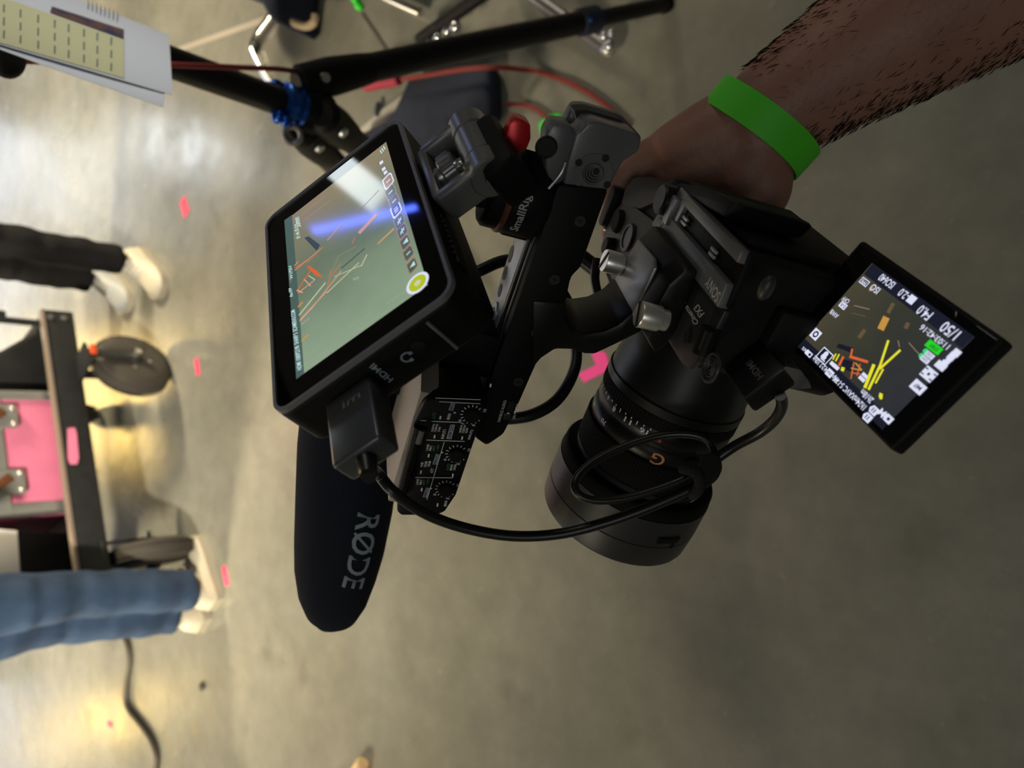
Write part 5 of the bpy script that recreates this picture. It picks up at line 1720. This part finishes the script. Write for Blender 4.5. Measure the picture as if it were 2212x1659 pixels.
def floorbag(name, pxs, h, material, label, cat, bev=.02):
    P = [onfloor(p_) for p_ in pxs]
    o0 = sum(P, Vector()) / len(P)
    b_ = MB(1); b_.prism([(p_.x - o0.x, p_.y - o0.y) for p_ in P], 2, 0, h, bev, seg=3)
    o = b_.build(name, material, angle=60); o.location = (o0.x, o0.y, 0)
    return tag(o, label, cat)


floorbag('sandbag', [(897, 215), (915, 172), (1086, 150), (1090, 270), (1004, 268), (1006, 330), (960, 360), (850, 350), (800, 300), (870, 268)], .055, 'navy', 'flat navy sandbag on the floor behind the monitor mount', 'sandbag', .018)
floorbag('fabric_flap', [(768, 292), (838, 232), (888, 196), (893, 214), (866, 268), (800, 298)], .012, 'greyfab', 'pale grey fabric flap beside the navy sandbag', 'fabric', .004)
b = MB(1); b.ell((0, 0, .014), (.022, .012, .006)); o = b.build('rubber_grommet', 'navy'); o.location = onfloor((824, 239)); 
tag(o, 'small dark oval lying on the pale grey fabric flap', 'grommet')

ch0 = onfloor((640, 60))
chair = thing('sled_chair', 'chair with bent chrome runners standing at the top edge behind the tripod', 'chair', loc=(ch0.x, ch0.y, 0))
c0_ = Vector((ch0.x, ch0.y, 0))
b = MB(1)
P = [lifted(p_, .014) - c0_ for p_ in ((640, 232), (612, 205), (584, 176), (563, 145), (548, 114), (546, 98), (556, 75), (575, 48), (592, 24), (612, -10))]
P += [P[-1] + Vector((.03, .02, .06)), P[-1] + Vector((.06, .04, .44))]
b.tube(P, .0125, 14); b.build('runner', 'chrome', chair)
b = MB(1)
P = [lifted(p_, .03) - c0_ for p_ in ((909, 27), (870, 10), (830, -8), (780, -30))]
P += [P[-1] + Vector((.04, .02, .10)), P[-1] + Vector((.08, .04, .42))]
b.tube(P, .0125, 14); b.build('runner', 'chrome', chair)
b = MB(1); b.box((.42, -.16, .46), (.42, .46, .05), .02); b.build('seat', 'navy', chair)
b = MB(1); b.box((.64, -.16, .78), (.05, .44, .36), .02); b.tube([Vector((.62, .0, .46)), Vector((.645, .0, .8))], .012, 10); b.tube([Vector((.62, -.32, .46)), Vector((.645, -.32, .8))], .012, 10); b.build('backrest', 'navy', chair)
bp0 = floorbag('backpack', [(586, -70), (586, 8), (604, 26), (650, 40), (676, 84), (692, 94), (690, 30), (700, -70)], .16, 'navy', 'dark navy bag with tan rim on the floor beside the bent chrome runner', 'bag', .02)
b = MB(1)
P = [lifted(p_, .10) - bp0.location for p_ in ((588, 22), (606, 36), (632, 48), (660, 57), (678, 48), (682, 32))]
b.tube(P, .012, 10); b.build('rim_piping', 'tan', bp0, label='tan rim piping')

st0 = onfloor((1150, -60))
ls = thing('light_stand', 'stand with grey and black tube legs and clear glinting knobs behind the tripod leg', 'light stand', loc=(st0.x, st0.y, 0))
s0 = Vector((st0.x, st0.y, 0))
b = MB(1); p, q = lifted((1120, -34), .07) - s0, lifted((1314, 106), .03) - s0; b.cyl(p, q, .0165, .0165, 22, ch=.003); l1 = b.build('leg', 'gunmetal', ls, label='grey leg tube')
b = MB(1); b.ell(q, .018); b.build('foot_cap', 'alu', l1)
b = MB(1); p, q = lifted((1075, -34), .10) - s0, lifted((905, 86), .05) - s0; b.cyl(p, q, .017, .016, 22, ch=.003); l2 = b.build('leg', 'carbon', ls, label='black leg tube')
M['clearknob'] = mat('clear_knob', (.55, .58, .62), .08, .9)
for px, z, r_ in (((1318, 98), .07, .013), ((1322, 72), .07, .009), ((1306, 78), .06, .011)):
    b = MB(1); b.ell(lifted(px, z) - s0, r_); b.build('knob', 'clearknob', l1)
for px, z, r_ in (((946, 80), .06, .012), ((968, 66), .06, .014), ((928, 88), .05, .009), ((986, 58), .07, .016)):
    b = MB(1); b.ell(lifted(px, z) - s0, r_); b.build('knob', 'clearknob', l2)
b = MB(1); b.cyl((.0, .05, .04), (.0, .05, 1.2), .0165, .0165, 20); b.build('riser', 'gunmetal', ls)

# unseen tube lamp and an added white lamp, both mirrored on the monitor glass
gn = -MON.z
def mirror(px, dist):
    p = MON.w(MON.U(px[0], px[1], 2, .3)); d = (p - C).normalized()
    return p + (d - 2 * d.dot(gn) * gn) * dist


def rect(name, c, x, y, radiance, col, tgt):
    L_ = bpy.data.lights.new(name, 'AREA'); L_.shape = 'RECTANGLE'; L_.size = x; L_.size_y = y; L_.energy = radiance * PI * x * y; L_.color = col
    o_ = bpy.data.objects.new(name, L_); COL.objects.link(o_); o_.location = c
    return o_


m0, m1_, mc = mirror((675, 500), 6.0), mirror((900, 447), 6.0), mirror((790, 475), 6.0)
o = rect('tube_lamp', (m0 + m1_) / 2, (m1_ - m0).length, .045, 22, (.08, .14, 1), C)
xx = (m1_ - m0).normalized(); zz = ((m0 + m1_) / 2 - MON.o).normalized(); zz = (zz - xx * zz.dot(xx)).normalized(); yy = zz.cross(xx)
o.matrix_world = Matrix(((xx.x, yy.x, zz.x, o.location.x), (xx.y, yy.y, zz.y, o.location.y), (xx.z, yy.z, zz.z, o.location.z), (0, 0, 0, 1)))
k0 = mirror((775, 395), 5.5); k1 = mirror((740, 440), 5.5); k2 = mirror((810, 350), 5.5)
o = rect('reflection_fill', k0, (k1 - k2).length * .55, .40, 6, (.86, .97, 1), C)  # added lamp in place of the white things reflected in the glass
xx = (k2 - k1).normalized(); zz = (k0 - MON.o).normalized(); zz = (zz - xx * zz.dot(xx)).normalized(); yy = zz.cross(xx)
o.matrix_world = Matrix(((xx.x, yy.x, zz.x, k0.x), (xx.y, yy.y, zz.y, k0.y), (xx.z, yy.z, zz.z, k0.z), (0, 0, 0, 1)))

S.view_settings.view_transform = 'Standard'
S.view_settings.look = 'None'
S.view_settings.exposure = 0
S.view_settings.gamma = 1
S.view_settings.use_curve_mapping = False
